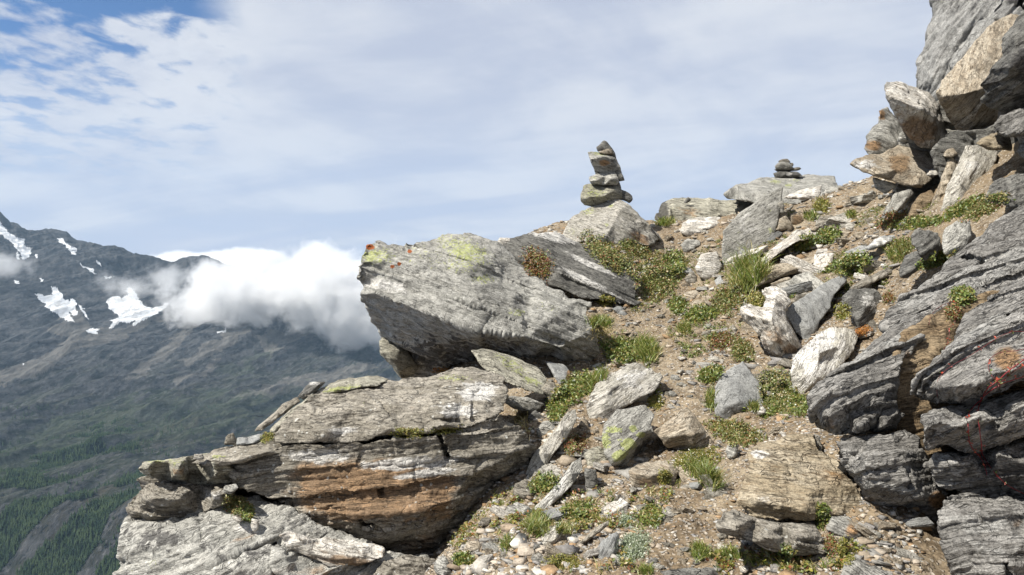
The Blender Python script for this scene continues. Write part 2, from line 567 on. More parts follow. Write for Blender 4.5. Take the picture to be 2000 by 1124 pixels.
def R(name, label, d, outline, ridge=(), thick=None, mat='grey', dip=12, lean=35, strat=.6, chip=.6, rough=.6,
      patches=(), parent=None, vox=None, bul=.10, cat='rock', group=None, kind=None, shrink=(.985, .86), kk=1.0, push=None, jag=1.0, auto=True, grow=1.0, lift=0.0):
    SEED[0] += 7
    seed = SEED[0]
    pts = [(p[0], p[1], p[2] if len(p) > 2 else 0.0) for p in outline]
    if grow != 1:
        gx = sum(p[0] for p in pts) / len(pts); gy = sum(p[1] for p in pts) / len(pts)
        pts = [(gx + (p[0] - gx) * grow, gy + (p[1] - gy) * grow, p[2]) for p in pts]
    if AUTO[0] and parent is None and auto:
        lo = sorted(pts, key=lambda p: -p[1])[:2]
        bx, by, bd = [sum(p[i] for p in lo) / 2 for i in range(3)]
        gd = ground_depth(bx, by)
        if gd: d = min(max(gd - bd + .01 - lift, d * .8), d * 1.2)
    # broken edges: every long side of the outline gets a few offset points
    ext = max(max(p[0] for p in pts) - min(p[0] for p in pts), max(p[1] for p in pts) - min(p[1] for p in pts))
    jr = random.Random(seed); np_ = []
    for i, p in enumerate(pts):
        q = pts[(i + 1) % len(pts)]
        np_.append(p)
        L = math.hypot(q[0] - p[0], q[1] - p[1])
        k = min(4, int(L / max(9.0, ext * .075)))
        for j in range(k):
            t_ = (j + 1 + jr.uniform(-.3, .3)) / (k + 1)
            o_ = jr.uniform(-.16, .16) * L / (k + 1) * jag
            np_.append((p[0] + (q[0] - p[0]) * t_ - (q[1] - p[1]) / L * o_, p[1] + (q[1] - p[1]) * t_ + (q[0] - p[0]) / L * o_, p[2] + (q[2] - p[2]) * t_ + jr.uniform(-.10, .10) * L / (k + 1) / F * d * jag))
    pts = np_
    n = len(pts)
    cx = sum(p[0] for p in pts) / n; cy = sum(p[1] for p in pts) / n
    area = abs(sum(pts[i][0] * pts[(i + 1) % n][1] - pts[(i + 1) % n][0] * pts[i][1] for i in range(n))) / 2
    S = math.sqrt(area) / F * d
    if thick is None: thick = .8 * S
    if not ridge:
        ridge = [(cx + (p[0] - cx) * .62, cy + (p[1] - cy) * .62, p[2] * .62 - bul * S * (.7 + .6 * random.random())) for p in pts]
        ridge = ridge[::2] if n < 16 else ridge[::3]
    allp = pts + [tuple(p) for p in ridge]
    v2 = [Vector((p[0], -p[1])) for p in allp]
    ed = [(i, (i + 1) % n) for i in range(n)]
    ov, oe, of, orv, ore, orf = delaunay_2d_cdt(v2, ed, [], 1, 1e-5)
    V = []
    omap = {}
    for i, p in enumerate(ov):
        if orv[i]:
            q = allp[orv[i][0]]
            for k in orv[i]: omap[k] = i
        else:
            q = (p.x, -p.y, 0)
        V.append(U(q[0], q[1], d + q[2]))
    Fc = [tuple(f) for f in of]
    # the boundary actually used
    cnt = {}
    for f in Fc:
        for a, b in zip(f, f[1:] + f[:1]):
            cnt[(a, b)] = 1
    bd = {a: b for (a, b) in cnt if (b, a) not in cnt}
    st = next(iter(bd)); loop = [st]
    while bd[loop[-1]] != st and len(loop) < 500:
        loop.append(bd[loop[-1]])
    C = np.mean([V[i] for i in loop], 0)
    ray = C / np.linalg.norm(C) if push is None else np.array(push) / np.linalg.norm(push)
    prev = loop
    for sh, tt in ((shrink[0], .45), (shrink[1], .88)):
        base = len(V)
        for i in loop:
            V.append(C + (V[i] - C) * sh + ray * thick * tt)
        m = len(loop)
        for k in range(m):
            Fc.append((prev[(k + 1) % m], prev[k], base + k, base + (k + 1) % m))
        prev = list(range(base, base + m))
    V.append(C + ray * thick)
    last = len(V) - 1
    for k in range(len(prev)):
        Fc.append((prev[(k + 1) % len(prev)], prev[k], last))
    if vox is None:
        vox = VOX * .00137 * d
    vox = max(vox, S / 210.)
    vox = min(vox, thick / 5.0)
    axes = fol_axes(dip, lean)
    V, Fc = fracture(V, Fc, S, axes, strat, chip, seed, vox, kk)
    me = remesh(V, Fc, vox)
    return finish_rock(me, name, label, cat, S, mat, axes, strat, chip, rough, seed, patches, parent, group, kind)


def stone(label, px, py, w, h, d, mat='tan', name='stone', rot=0, group=None, ang=0, **kw):
    """a loose stone: random angular outline about (px,py), w x h photo pixels"""
    k = random.randint(6, 8)
    a0 = random.random() * 6.28
    out = []
    for i in range(k):
        a = a0 + (i + random.uniform(-.28, .28)) * 2 * math.pi / k
        r = random.uniform(.8, 1.08)
        x, y = math.cos(a) * w / 2 * r, math.sin(a) * h / 2 * r
        g = math.radians(rot)
        x, y = x * math.cos(g) - y * math.sin(g), x * math.sin(g) + y * math.cos(g)
        up = -y / h
        out.append((px + x, py + y, (.9 * up * h + .2 * h) / F * d * kw.get('tilt', 1.0)))
    kw.pop('tilt', None)
    kw.setdefault('chip', .8); kw.setdefault('strat', .4)
    return R(name, label, d, out, mat=mat, group=group, bul=.2, **kw)
# ================================================================== sky, sun, camera
def build_world():
    w = bpy.data.worlds.new('World'); SC.world = w; w.use_nodes = True
    t = NT(w.node_tree)
    D = t.node('ShaderNodeTexCoord').outputs['Generated']
    x, y, z = t.sep(D)
    sky = t.node('ShaderNodeTexSky', sky_type='NISHITA')
    sky.sun_disc = False
    sky.sun_elevation = math.asin(SUN_DIR.z)
    sky.sun_rotation = math.atan2(SUN_DIR.x, SUN_DIR.y)
    sky.altitude = 2400; sky.air_density = 1.0; sky.dust_density = .4; sky.ozone_density = 2.5
    bsky = t.node('ShaderNodeBackground'); t.l.new(t.mix(1.0, sky.outputs[0], (.74, .95, 1.13), 'MULTIPLY'), bsky.inputs[0]); bsky.inputs[1].default_value = .069
    # a cloud sheet: directions projected on a high flat layer
    zz = t.math('ADD', t.math('MAXIMUM', z, 0.0), .16)
    cv = t.node('ShaderNodeCombineXYZ')
    t.l.new(t.math('DIVIDE', x, zz), cv.inputs[0]); t.l.new(t.math('DIVIDE', y, zz), cv.inputs[1])
    P = cv.outputs[0]
    # rotated so the cloud streets run up to the right
    rot = t.node('ShaderNodeVectorRotate', rotation_type='Z_AXIS'); t.l.new(P, rot.inputs['Vector']); rot.inputs['Angle'].default_value = math.radians(24)
    Pr = t.vmath('MULTIPLY', rot.outputs[0], (1.0, .8, 1.0))
    n1 = t.noise(Pr, 1.3, 6, .58, .3)
    n2 = t.noise(Pr, 9.0, 5, .55, .2)          # small puffs
    n3 = t.noise(Pr, 21.0, 4, .6, .2)
    az = t.math('DIVIDE', x, t.math('MAXIMUM', y, .05))
    el = t.math('DIVIDE', z, t.math('MAXIMUM', y, .05))
    # solid sheet on the right of the blue gap, broken puffs on the left of it
    left = t.step(t.math('SUBTRACT', az, t.math('MULTIPLY', t.math('SUBTRACT', n1, .5), .25)), -.36, -.46)
    high = t.step(el, .10, .36)
    gap = t.math('MULTIPLY', left, high)
    # clear hole at the upper left
    hx = t.math('DIVIDE', t.math('ADD', az, .52), .24); hy = t.math('DIVIDE', t.math('SUBTRACT', el, .41), .050)
    hole = t.step(t.math('SQRT', t.math('ADD', t.math('POWER', hx, 2.0), t.math('POWER', hy, 2.0))), 1.15, .2)
    hx2 = t.math('DIVIDE', t.math('ADD', az, .74), .16); hy2 = t.math('DIVIDE', t.math('SUBTRACT', el, .26), .16)
    hole2 = t.step(t.math('SQRT', t.math('ADD', t.math('POWER', hx2, 2.0), t.math('POWER', hy2, 2.0))), 1.3, .1)
    cover = t.math('ADD', t.math('MULTIPLY', n2, .75), t.math('MULTIPLY', n1, .25))
    cover = t.math('SUBTRACT', cover, t.math('MULTIPLY', hole, .30))
    cover = t.math('SUBTRACT', cover, t.math('MULTIPLY', hole2, .055))
    puff = t.step(cover, .37, .54)
    dens = t.math('ADD', t.math('MULTIPLY', puff, gap), t.math('SUBTRACT', 1.0, gap))
    dens = t.math('MULTIPLY', dens, t.remap(n1, .3, .7, .90, .99), clamp=True)
    # thinner near the horizon: bluish bands
    Ps = t.vmath('MULTIPLY', Pr, (.35, 1.6, 1.0))
    band = t.noise(Ps, 1.1, 5, .55, .6)
    low = t.step(el, .27, .03)
    shade_ = t.math('ADD', t.math('MULTIPLY', n1, .55), t.math('MULTIPLY', band, .45))
    cc = t.mix(t.step(shade_, .42, .58), (.505, .545, .655), (.675, .70, .755))
    cc = t.mix(t.math('MULTIPLY', low, t.step(band, .62, .38)), cc, (.49, .55, .69))
    cc = t.mix(t.math('MULTIPLY', t.step(el, .40, -.02), .30), cc, (.51, .57, .71))
    cc = t.mix(t.math('MULTIPLY', t.step(n3, .42, .62), t.math('MULTIPLY', gap, .25)), cc, (.74, .77, .82))
    bc = t.node('ShaderNodeBackground'); t.l.new(cc, bc.inputs[0]); bc.inputs[1].default_value = .635
    ms = t.node('ShaderNodeMixShader'); t.l.new(dens, ms.inputs[0]); t.l.new(bsky.outputs[0], ms.inputs[1]); t.l.new(bc.outputs[0], ms.inputs[2])
    o = t.node('ShaderNodeOutputWorld'); t.l.new(ms.outputs[0], o.inputs[0])

    sun = bpy.data.lights.new('sun', 'SUN'); sun.energy = 4.9; sun.angle = math.radians(.53); sun.color = (1.0, .955, .87)
    so = bpy.data.objects.new('sun', sun); COL.objects.link(so)
    so.rotation_euler = SUN_DIR.to_track_quat('Z', 'Y').to_euler()
    so.location = (0, 0, 30)
    cam = bpy.data.cameras.new('camera'); co = bpy.data.objects.new('camera', cam); COL.objects.link(co)
    cam.sensor_fit = 'HORIZONTAL'; cam.angle_x = 2 * math.atan(1000 / F)
    co.rotation_euler = (math.radians(90), 0, 0)
    cam.clip_start = .05; cam.clip_end = 60000
    SC.camera = co
    vs = SC.view_settings
    SC.display_settings.display_device = 'sRGB'
    vs.view_transform = 'Standard'; vs.look = 'None'; vs.exposure = 0.8; vs.gamma = 1.0; vs.use_curve_mapping = False
    cy = SC.cycles
    cy.use_denoising = True
    cy.max_bounces = 8; cy.diffuse_bounces = 3; cy.glossy_bounces = 2; cy.transmission_bounces = 2
    cy.volume_bounces = 6; cy.volume_max_steps = 256; cy.volume_step_rate = 1.0
    cy.sample_clamp_indirect = 4.0


# ================================================================== the far mountainside
RIDGE = [(-400, 330), (-150, 372), (0, 427), (20, 447), (34, 450), (52, 464), (90, 461), (130, 466), (150, 478), (185, 486), (215, 500),
         (240, 514), (275, 523), (300, 524), (340, 526), (365, 517), (400, 514), (430, 528), (500, 545), (560, 575), (640, 590),
         (720, 632), (790, 668), (900, 640), (1200, 620), (2400, 600)]
SNOW = [[(66, 574), (82, 577), (101, 576), (99, 559), (110, 562), (118, 570), (124, 584), (136, 588), (143, 583), (150, 592), (149, 604), (152, 618), (140, 616), (132, 610), (148, 629), (125, 624), (103, 609), (85, 592)],
        [(152, 595), (165, 606), (170, 616), (176, 628), (160, 612)],
        [(209, 588), (222, 579), (238, 582), (252, 576), (245, 566), (258, 566), (266, 574), (275, 588), (286, 600), (297, 605), (326, 592), (330, 597), (300, 617), (282, 623), (262, 637), (259, 634), (268, 628), (240, 630), (212, 642), (222, 630), (209, 627), (235, 620), (225, 612), (210, 602)],
        [(168, 645), (182, 642), (199, 646), (188, 652), (174, 652)],
        [(109, 467), (122, 466), (128, 475), (137, 479), (150, 486), (147, 499), (140, 496), (130, 482), (118, 475)],
        [(151, 514), (160, 518), (175, 525), (187, 535), (172, 530), (160, 522)],
        [(197, 537), (208, 540), (221, 540), (207, 547)], [(188, 508), (198, 518), (196, 520), (188, 511)],
        [(0, 434), (10, 444), (22, 458), (36, 464), (50, 466), (45, 478), (55, 483), (64, 482), (62, 490), (52, 507), (45, 508), (38, 492), (22, 474), (0, 458), (-40, 430), (-40, 400)],
        [(31, 494), (38, 498), (39, 508), (33, 509)], [(68, 497), (74, 498), (73, 503), (70, 502)],
        [(26, 549), (38, 550), (33, 558)], [(74, 542), (86, 549), (90, 553), (80, 549)],
        [(364, 620), (374, 621), (386, 619), (381, 629), (367, 629)], [(421, 648), (436, 645), (444, 640), (438, 650), (424, 652)],
        [(466, 620), (471, 618), (470, 628), (467, 628)], [(481, 614), (487, 616), (482, 618)],
        [(668, 671), (680, 668), (684, 674), (676, 676)], [(706, 656), (714, 655), (711, 661)], [(726, 654), (737, 656), (730, 661)],
        [(396, 530), (400, 529), (390, 545), (388, 544)], [(308, 552), (314, 552), (310, 558)], [(42, 710), (48, 712), (44, 716)]]
SCREE = [[(232, 748), (300, 690), (350, 645), (402, 596), (396, 625), (345, 680), (285, 728)],
         [(345, 712), (390, 680), (440, 650), (500, 618), (492, 645), (440, 685), (400, 704)],
         [(-20, 758), (-20, 722), (60, 708), (150, 655), (200, 650), (130, 700), (60, 742)],
         [(90, 640), (150, 600), (180, 640), (225, 640), (335, 600), (330, 625), (240, 660), (140, 680)],
         [(330, 740), (430, 705), (420, 722), (340, 752)], [(440, 780), (560, 735), (680, 715), (740, 700), (690, 735), (560, 770)],
         [(500, 660), (560, 640), (620, 650), (520, 700)]]
GREEN = [[(405, 738), (440, 712), (520, 690), (560, 680), (470, 725)], [(-20, 880), (100, 820), (330, 770), (560, 760), (700, 750), (420, 850), (200, 880), (-20, 940)]]
FOREST = [[(-40, 1200), (-40, 905), (55, 885), (130, 850), (200, 830), (290, 880), (275, 960), (250, 1200)], [(190, 845), (230, 822), (270, 850), (240, 868)]]


def soft_mask(px, py, polys, wob, amp):
    m = np.zeros(px.shape, bool)
    x = px + wob[0] * amp; y = py + wob[1] * amp
    for p in polys:
        xs = [a for a, b in p]; ys = [b for a, b in p]
        s = (x > min(xs)) & (x < max(xs)) & (y > min(ys)) & (y < max(ys))
        if s.any():
            k = np.zeros(px.shape, bool); k[s] = inpoly(x[s], y[s], p)
            m |= k
    return m.astype(np.float32)


def build_far():
    rx = np.array([p[0] for p in RIDGE], float); ry = np.array([p[1] for p in RIDGE], float)
    cols = np.concatenate((np.arange(-900, -380, 20.), np.arange(-380, -20, 3.), np.arange(-20, 800, 1.45), np.arange(800, 3000, 40.)))
    v = np.concatenate((-np.linspace(1, 0.02, 24) ** 1.0, np.linspace(0, 1, 600), 1 + np.linspace(.02, 1, 16)))
    C, Vv = np.meshgrid(cols, v)
    ridge = np.interp(C, rx, ry)
    vc = np.clip(Vv, 0, 1)
    # only the crest itself is jagged: lower down the slope is even
    soft = np.mean([np.interp(cols + o, rx, ry) for o in np.linspace(-260, 260, 27)], 0)[None, :] + 0 * ridge
    kk = smooth(.72, 1.0, vc)
    ridge = soft * (1 - kk) + ridge * kk
    y = 1150 + (ridge - 1150) * vc
    D = 2300 + 4300 * vc ** 1.25
    D = np.where(Vv < 0, 2300 + Vv * 2240, D)
    Z = (562 - y) / F * D
    Zf = -950 - 120 * np.sin(np.clip(-Vv, 0, 1) * math.pi) + 820 * smooth(.55, 1.0, -Vv)
    Zf = np.where(Vv > -.02, Z, Zf)
    Z = np.where(Vv < 0, Zf, Z)
    back = np.clip(Vv - 1, 0, 1)
    D = D + back * 2500; Z = np.where(Vv > 1, Z - back * 900, Z)
    X = (C - 1000) / F * D
    sh = X.shape
    P = np.stack((X.ravel(), D.ravel(), Z.ravel()), 1)
    ac = P[:, 0] * .93 - P[:, 1] * .37; al = P[:, 0] * .37 + P[:, 1] * .93
    wv = np.stack((fbm(P / 900., 3, 5), fbm(P / 900., 3, 6)), 1) * 120
    Q = np.stack((ac + wv[:, 0], (al + wv[:, 1]) * .17, P[:, 2] * .3), 1)
    env = np.clip(Vv.ravel(), 0, 1)
    top = smooth(1.0, .93, Vv.ravel()) * .75 + .25
    near = smooth(0, .1, Vv.ravel())
    h = 165 * ridged(Q / 760., 4, 2, .42) * near * top * (.5 + .5 * env)
    # benches that climb to the right
    q = P[:, 2] - P[:, 0] * .16 + 60 * fbm(P / 600., 3, 9)
    T = 105.
    f = q / T - np.floor(q / T)
    bench = smooth(.30, .32, env) * 0 + smooth(.12, .28, env) * smooth(.75, .50, env)
    h += bench * 110 * (smooth(.25, .85, f) - f) * near
    Q2 = np.stack((ac + wv[:, 0] * .6, al * .22 + wv[:, 1] * .25, P[:, 2] * .3), 1)
    h += 27 * ridged(Q2 / 150., 3, 31, .45) * near * top
    h += 4.5 * ridged(P / 55., 3, 41, .55) * near
    rough_zone = smooth(.72, .9, env)
    h += 9 * ridged(P / 95., 4, 71, .6) * rough_zone * top
    P[:, 2] += h
    # gullies in the forest slope
    gul = ridged(np.stack((P[:, 0] * .9 - P[:, 1] * .5, (P[:, 0] * .5 + P[:, 1] * .9) * .22, P[:, 2] * .0), 1) / 260., 3, 91)
    P[:, 2] += 30 * gul * smooth(.45, .2, env) * near
    px = C.ravel(); py = 562 - P[:, 2] / P[:, 1] * F
    wob = (fbm(P / 60., 4, 101), fbm(P / 60., 4, 102))
    wob2 = (fbm(P / 160., 4, 103), fbm(P / 160., 4, 104))
    M = np.zeros((len(P), 4), np.float32)
    # masks are laid out on the undisplaced slope
    py0 = y.ravel()
    vis = (Vv.ravel() >= 0)
    py0 = py
    M[:, 0] = soft_mask(px, py0, SNOW, wob, 4.5) * vis
    M[:, 1] = soft_mask(px, py0, SCREE, wob2, 16) * vis
    M[:, 2] = soft_mask(px, py0, FOREST, wob2, 22) * vis * (gul + .5 * wob2[0] < 1.15)
    M[:, 3] = soft_mask(px, py0, GREEN, wob2, 26) * vis
    n0, n1 = sh
    idx = np.arange(n0 * n1).reshape(n0, n1)
    fq = np.stack((idx[:-1, :-1], idx[:-1, 1:], idx[1:, 1:], idx[1:, :-1]), -1).reshape(-1, 4)
    me = mesh_np('mountain', P, [fq]); shade(me)
    attr(me, 'm1', 'FLOAT_COLOR', M)
    m, t = new_mat('mountain rock, scree, turf and snow')
    geo = t.node('ShaderNodeNewGeometry')
    pos = geo.outputs['Position']; nz = t.sep(geo.outputs['Normal'])[2]
    z = t.sep(pos)[2]
    pk = t.vmath('MULTIPLY', pos, (.01, .01, .01))
    at = t.node('ShaderNodeAttribute', attribute_name='m1'); sp = t.node('ShaderNodeSeparateColor'); t.l.new(at.outputs['Color'], sp.inputs[0])
    sn, scr, fo, gr = sp.outputs[0], sp.outputs[1], sp.outputs[2], at.outputs['Alpha']
    vr = t.node('ShaderNodeVectorRotate', rotation_type='Z_AXIS'); t.l.new(pk, vr.inputs['Vector']); vr.inputs['Angle'].default_value = math.radians(21.7)
    ps = t.vmath('MULTIPLY', vr.outputs[0], (1.0, .30, .6))
    na = t.noise(ps, .55, 7, .62); nb = t.noise(ps, 2.4, 7, .66); nc = t.noise(ps, 6.0, 6, .72)
    rockc = t.mix(t.step(nb, .38, .62), (.046, .046, .048), (.110, .104, .098))
    rockc = t.mix(t.step(nc, .52, .66), rockc, (.160, .150, .138))
    rockc = t.mix(t.step(nc, .46, .36), rockc, (.022, .023, .026))
    screec = t.mix(t.step(nb, .35, .65), (.140, .124, .104), (.215, .192, .162))
    turf = t.mix(t.step(nb, .36, .64), (.036, .041, .030), (.074, .074, .052))
    turf = t.mix(t.step(na, .48, .66), turf, (.074, .064, .042))
    turf = t.mix(t.math('MULTIPLY', t.step(nc, .54, .62), .85), turf, (.135, .128, .115))
    turf = t.mix(t.step(nc, .45, .37), turf, (.016, .020, .017))
    turf = t.mix(t.math('MULTIPLY', t.step(nb, .50, .60), .6), turf, (.088, .086, .078))
    alt = t.math('ADD', z, t.math('MULTIPLY', t.math('SUBTRACT', na, .5), 420.0))
    base = t.mix(t.step(alt, -720.0, -330.0), turf, rockc)
    base = t.mix(t.math('MULTIPLY', t.math('MULTIPLY', t.step(nz, .90, .78), t.step(nb, .35, .55)), .9), base, rockc)
    sf = t.math('ADD', t.math('MULTIPLY', scr, .6), t.math('ADD', t.math('MULTIPLY', na, .6), t.math('MULTIPLY', nb, .3)))
    base = t.mix(t.math('MULTIPLY', t.step(sf, .64, .98), t.remap(nc, .35, .6, .55, 1.0)), base, screec)
    base = t.mix(t.math('MULTIPLY', t.math('MULTIPLY', gr, t.step(nb, .3, .6)), .35), base, (.060, .080, .032))
    base = t.mix(t.math('MULTIPLY', fo, t.step(nb, .25, .45)), base, (.014, .022, .014))
    snc = t.mix(t.step(nc, .4, .75), (.70, .72, .74), (.46, .46, .45))
    snc = t.mix(t.math('MULTIPLY', t.step(nb, .56, .68), .5), snc, (.30, .28, .26))
    base = t.mix(t.step(t.math('ADD', sn, t.math('MULTIPLY', t.math('SUBTRACT', nc, .5), 1.5)), .42, .62), base, snc)
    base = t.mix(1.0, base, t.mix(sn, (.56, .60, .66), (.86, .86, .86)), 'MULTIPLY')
    hgt = t.math('ADD', nb, t.math('MULTIPLY', nc, .5))
    principled(t, base, .95, .05, t.bump(hgt, .7, 25.0))
    o = link('mountain', me, m); tag(o, 'grey mountainside with snow patches, tan scree and dark forest across the valley', 'mountain', kind='structure')
    # the wood on the lower slope: one mass of small conifers
    fi = np.where((M[:, 2] > .5) & (px > -20) & (px < 330) & (py > 800) & (py < 1160))[0]
    k = min(8500, len(fi))
    ch = RNG.choice(fi, k, replace=False)
    extra = np.where((px > -20) & (px < 420) & (py > 790) & (py < 1150) & (M[:, 2] < .5) & (fbm(P / 130., 3, 201) > .12))[0]
    ch = np.concatenate((ch, RNG.choice(extra, min(700, len(extra)), replace=False)))
    B = P[ch] + RNG.normal(0, 3, (len(ch), 3)) * np.array((1, 1, 0))
    H = RNG.uniform(11, 21, len(ch)); Rr = H * RNG.uniform(.17, .26, len(ch))
    ns = 6
    VV = []; FF = []; off = 0
    ang = np.arange(ns) / ns * 2 * math.pi
    for lo, hi, rs in ((.08, .62, 1.0), (.40, 1.0, .68)):
        jit = RNG.uniform(.7, 1.25, (len(ch), ns))
        ring = np.stack((B[:, None, 0] + np.cos(ang) * Rr[:, None] * rs * jit, B[:, None, 1] + np.sin(ang) * Rr[:, None] * rs * jit,
                         B[:, None, 2] + (H * lo)[:, None] + 0 * jit), -1)
        tip = B + np.stack((0 * H, 0 * H, H * hi), 1)
        blk = np.concatenate((ring, tip[:, None, :]), 1)
        VV.append(blk.reshape(-1, 3))
        b = off + np.arange(len(ch))[:, None] * (ns + 1)
        i = np.arange(ns)
        FF.append(np.stack((b + i, b + (i + 1) % ns, b + ns + 0 * i), -1).reshape(-1, 3))
        off += len(ch) * (ns + 1)
    me = mesh_np('forest', np.concatenate(VV), FF)
    m, t = new_mat('distant conifers')
    n = t.noise(t.vmath('MULTIPLY', t.node('ShaderNodeNewGeometry').outputs['Position'], (.02, .02, .02)), 1.5, 3)
    principled(t, t.mix(t.step(n, .35, .65), (.014, .026, .012), (.034, .050, .022)), .9, .05)
    o = link('forest', me, m); tag(o, 'dark conifer forest covering the lower slope across the valley', 'forest', kind='stuff')


# ================================================================== clouds and haze
def cloud(name, label, lo, hi, dens, scale, thr, soft, seed, sheet=0.0, stepsize=None, lumps=None, aniso=.35):
    """lo/hi: world box; density comes from noise, fading towards the sides of the box"""
    lo = np.array(lo, float); hi = np.array(hi, float)
    me = bpy.data.meshes.new(name)
    bm = bmesh.new(); bmesh.ops.create_cube(bm, size=2.0); bm.to_mesh(me); bm.free()
    m, t = new_mat(name + ' vapour')
    pos = t.node('ShaderNodeTexCoord').outputs['Object']        # -1..1 in the box
    geo = t.node('ShaderNodeNewGeometry').outputs['Position']
    wp = t.vmath('ADD', t.vmath('MULTIPLY', geo, (.001, .001, .001)), (seed * 3.1, seed * 1.7, seed * .9))
    n1 = t.noise(wp, scale, 9, .70, .15)
    n0 = t.noise(wp, scale * .33, 2, .5)
    x, y, z = t.sep(pos)
    if lumps:
        shp = None
        for (cx, cy, cz, rx, ry, rz) in lumps:
            q = t.vmath('MULTIPLY', t.vmath('SUBTRACT', pos, (cx, cy, cz)), (1 / rx, 1 / ry, 1 / rz))
            ln = t.node('ShaderNodeVectorMath', operation='LENGTH'); t.l.new(q, ln.inputs[0])
            v = t.math('SUBTRACT', 1.0, ln.outputs['Value'])
            shp = v if shp is None else t.node_smax(shp, v)
    else:
        q = t.node('ShaderNodeVectorMath', operation='LENGTH'); t.l.new(pos, q.inputs[0])
        shp = t.math('SUBTRACT', 1.0, q.outputs['Value'])
    nn = t.math('ADD', t.math('MULTIPLY', n1, .7), t.math('MULTIPLY', n0, .3))
    f = t.math('ADD', t.math('MULTIPLY', shp, .9), t.math('MULTIPLY', t.math('SUBTRACT', nn, .5), 2.6))
    d = t.math('MULTIPLY', t.step(f, thr, thr + soft), dens)
    ed = t.math('MAXIMUM', t.math('MAXIMUM', t.math('ABSOLUTE', x), t.math('ABSOLUTE', y)), t.math('ABSOLUTE', z))
    d = t.math('MULTIPLY', d, t.step(ed, 1.0, .88))
    v = t.node('ShaderNodeVolumePrincipled')
    t.put(v.inputs['Color'], (.985, .985, .985)); t.l.new(d, v.inputs['Density']); v.inputs['Anisotropy'].default_value = aniso
    o = t.node('ShaderNodeOutputMaterial'); t.l.new(v.outputs[0], o.inputs['Volume'])
    m.cycles.volume_step_rate = stepsize or 1.0
    ob = link(name, me, m)
    ob.location = (lo + hi) / 2; ob.scale = (hi - lo) / 2
    tag(ob, label, 'cloud', kind='stuff')
    return ob


def _smax(self, a, b):
    nd = self.node('ShaderNodeMath', operation='SMOOTH_MAX'); self.put(nd.inputs[0], a); self.put(nd.inputs[1], b); nd.inputs[2].default_value = .25
    return nd.outputs[0]


NT.node_smax = _smax


def build_clouds():
    def at(px, py, d): return U(px, py, d)
    a = at(290, 710, 5300); b = at(880, 440, 5300)
    cloud('cloud', 'white cumulus bank hiding the ridge left of the overhanging boulder',
          (a[0], 4950, a[2]), (b[0], 5750, b[2]), .012, 5.0, .04, .34, 1,
          lumps=[(.05, 0, .12, .55, .8, .62), (.55, 0, .15, .55, .8, .60), (-.35, 0, .0, .52, .8, .62), (.40, 0, -.35, .55, .7, .5), (-.6, 0, -.15, .40, .7, .45)], stepsize=.45)
    a = at(170, 625, 5700); b = at(400, 505, 5700)
    cloud('cloud', 'thin grey wisp drifting across the snowy cirque',
          (a[0], 5350, a[2]), (b[0], 5800, b[2]), .0062, 6.5, .17, .5, 2, lumps=[(-.2, 0, -.1, .75, .9, .75), (.5, 0, .35, .5, .8, .6)], stepsize=.6)
    a = at(-90, 560, 5200); b = at(75, 480, 5200)
    cloud('cloud', 'small grey wisp at the left edge in front of the peak',
          (a[0], 5000, a[2]), (b[0], 5350, b[2]), .0045, 7.0, .10, .5, 3, stepsize=.7)
    a = at(190, 545, 7600); b = at(560, 480, 7600)
    cloud('cloud', 'pale low cloud lying behind the saddle of the ridge',
          (a[0], 7300, a[2]), (b[0], 8100, b[2]), .010, 3.0, .05, .35, 4, lumps=[(.1, 0, -.1, .95, 1.0, .85), (.7, 0, .1, .5, .9, .8)], stepsize=.6)


def build_haze():
    me = bpy.data.meshes.new('haze')
    bm = bmesh.new(); bmesh.ops.create_cube(bm, size=1.0); bm.to_mesh(me); bm.free()
    m, t = new_mat('valley haze')
    v = t.node('ShaderNodeVolumePrincipled')
    t.put(v.inputs['Color'], (.52, .76, 1.0)); v.inputs['Density'].default_value = 2.0e-5; v.inputs['Anisotropy'].default_value = 0.0
    o = t.node('ShaderNodeOutputMaterial'); t.l.new(v.outputs[0], o.inputs['Volume'])
    ob = link('haze', me, m)
    lo = np.array((-14000, -60, -1700.)); hi = np.array((16000, 9600, 1500.))
    ob.location = (lo + hi) / 2; ob.scale = hi - lo
    tag(ob, 'pale blue haze filling the valley', 'haze', kind='stuff')
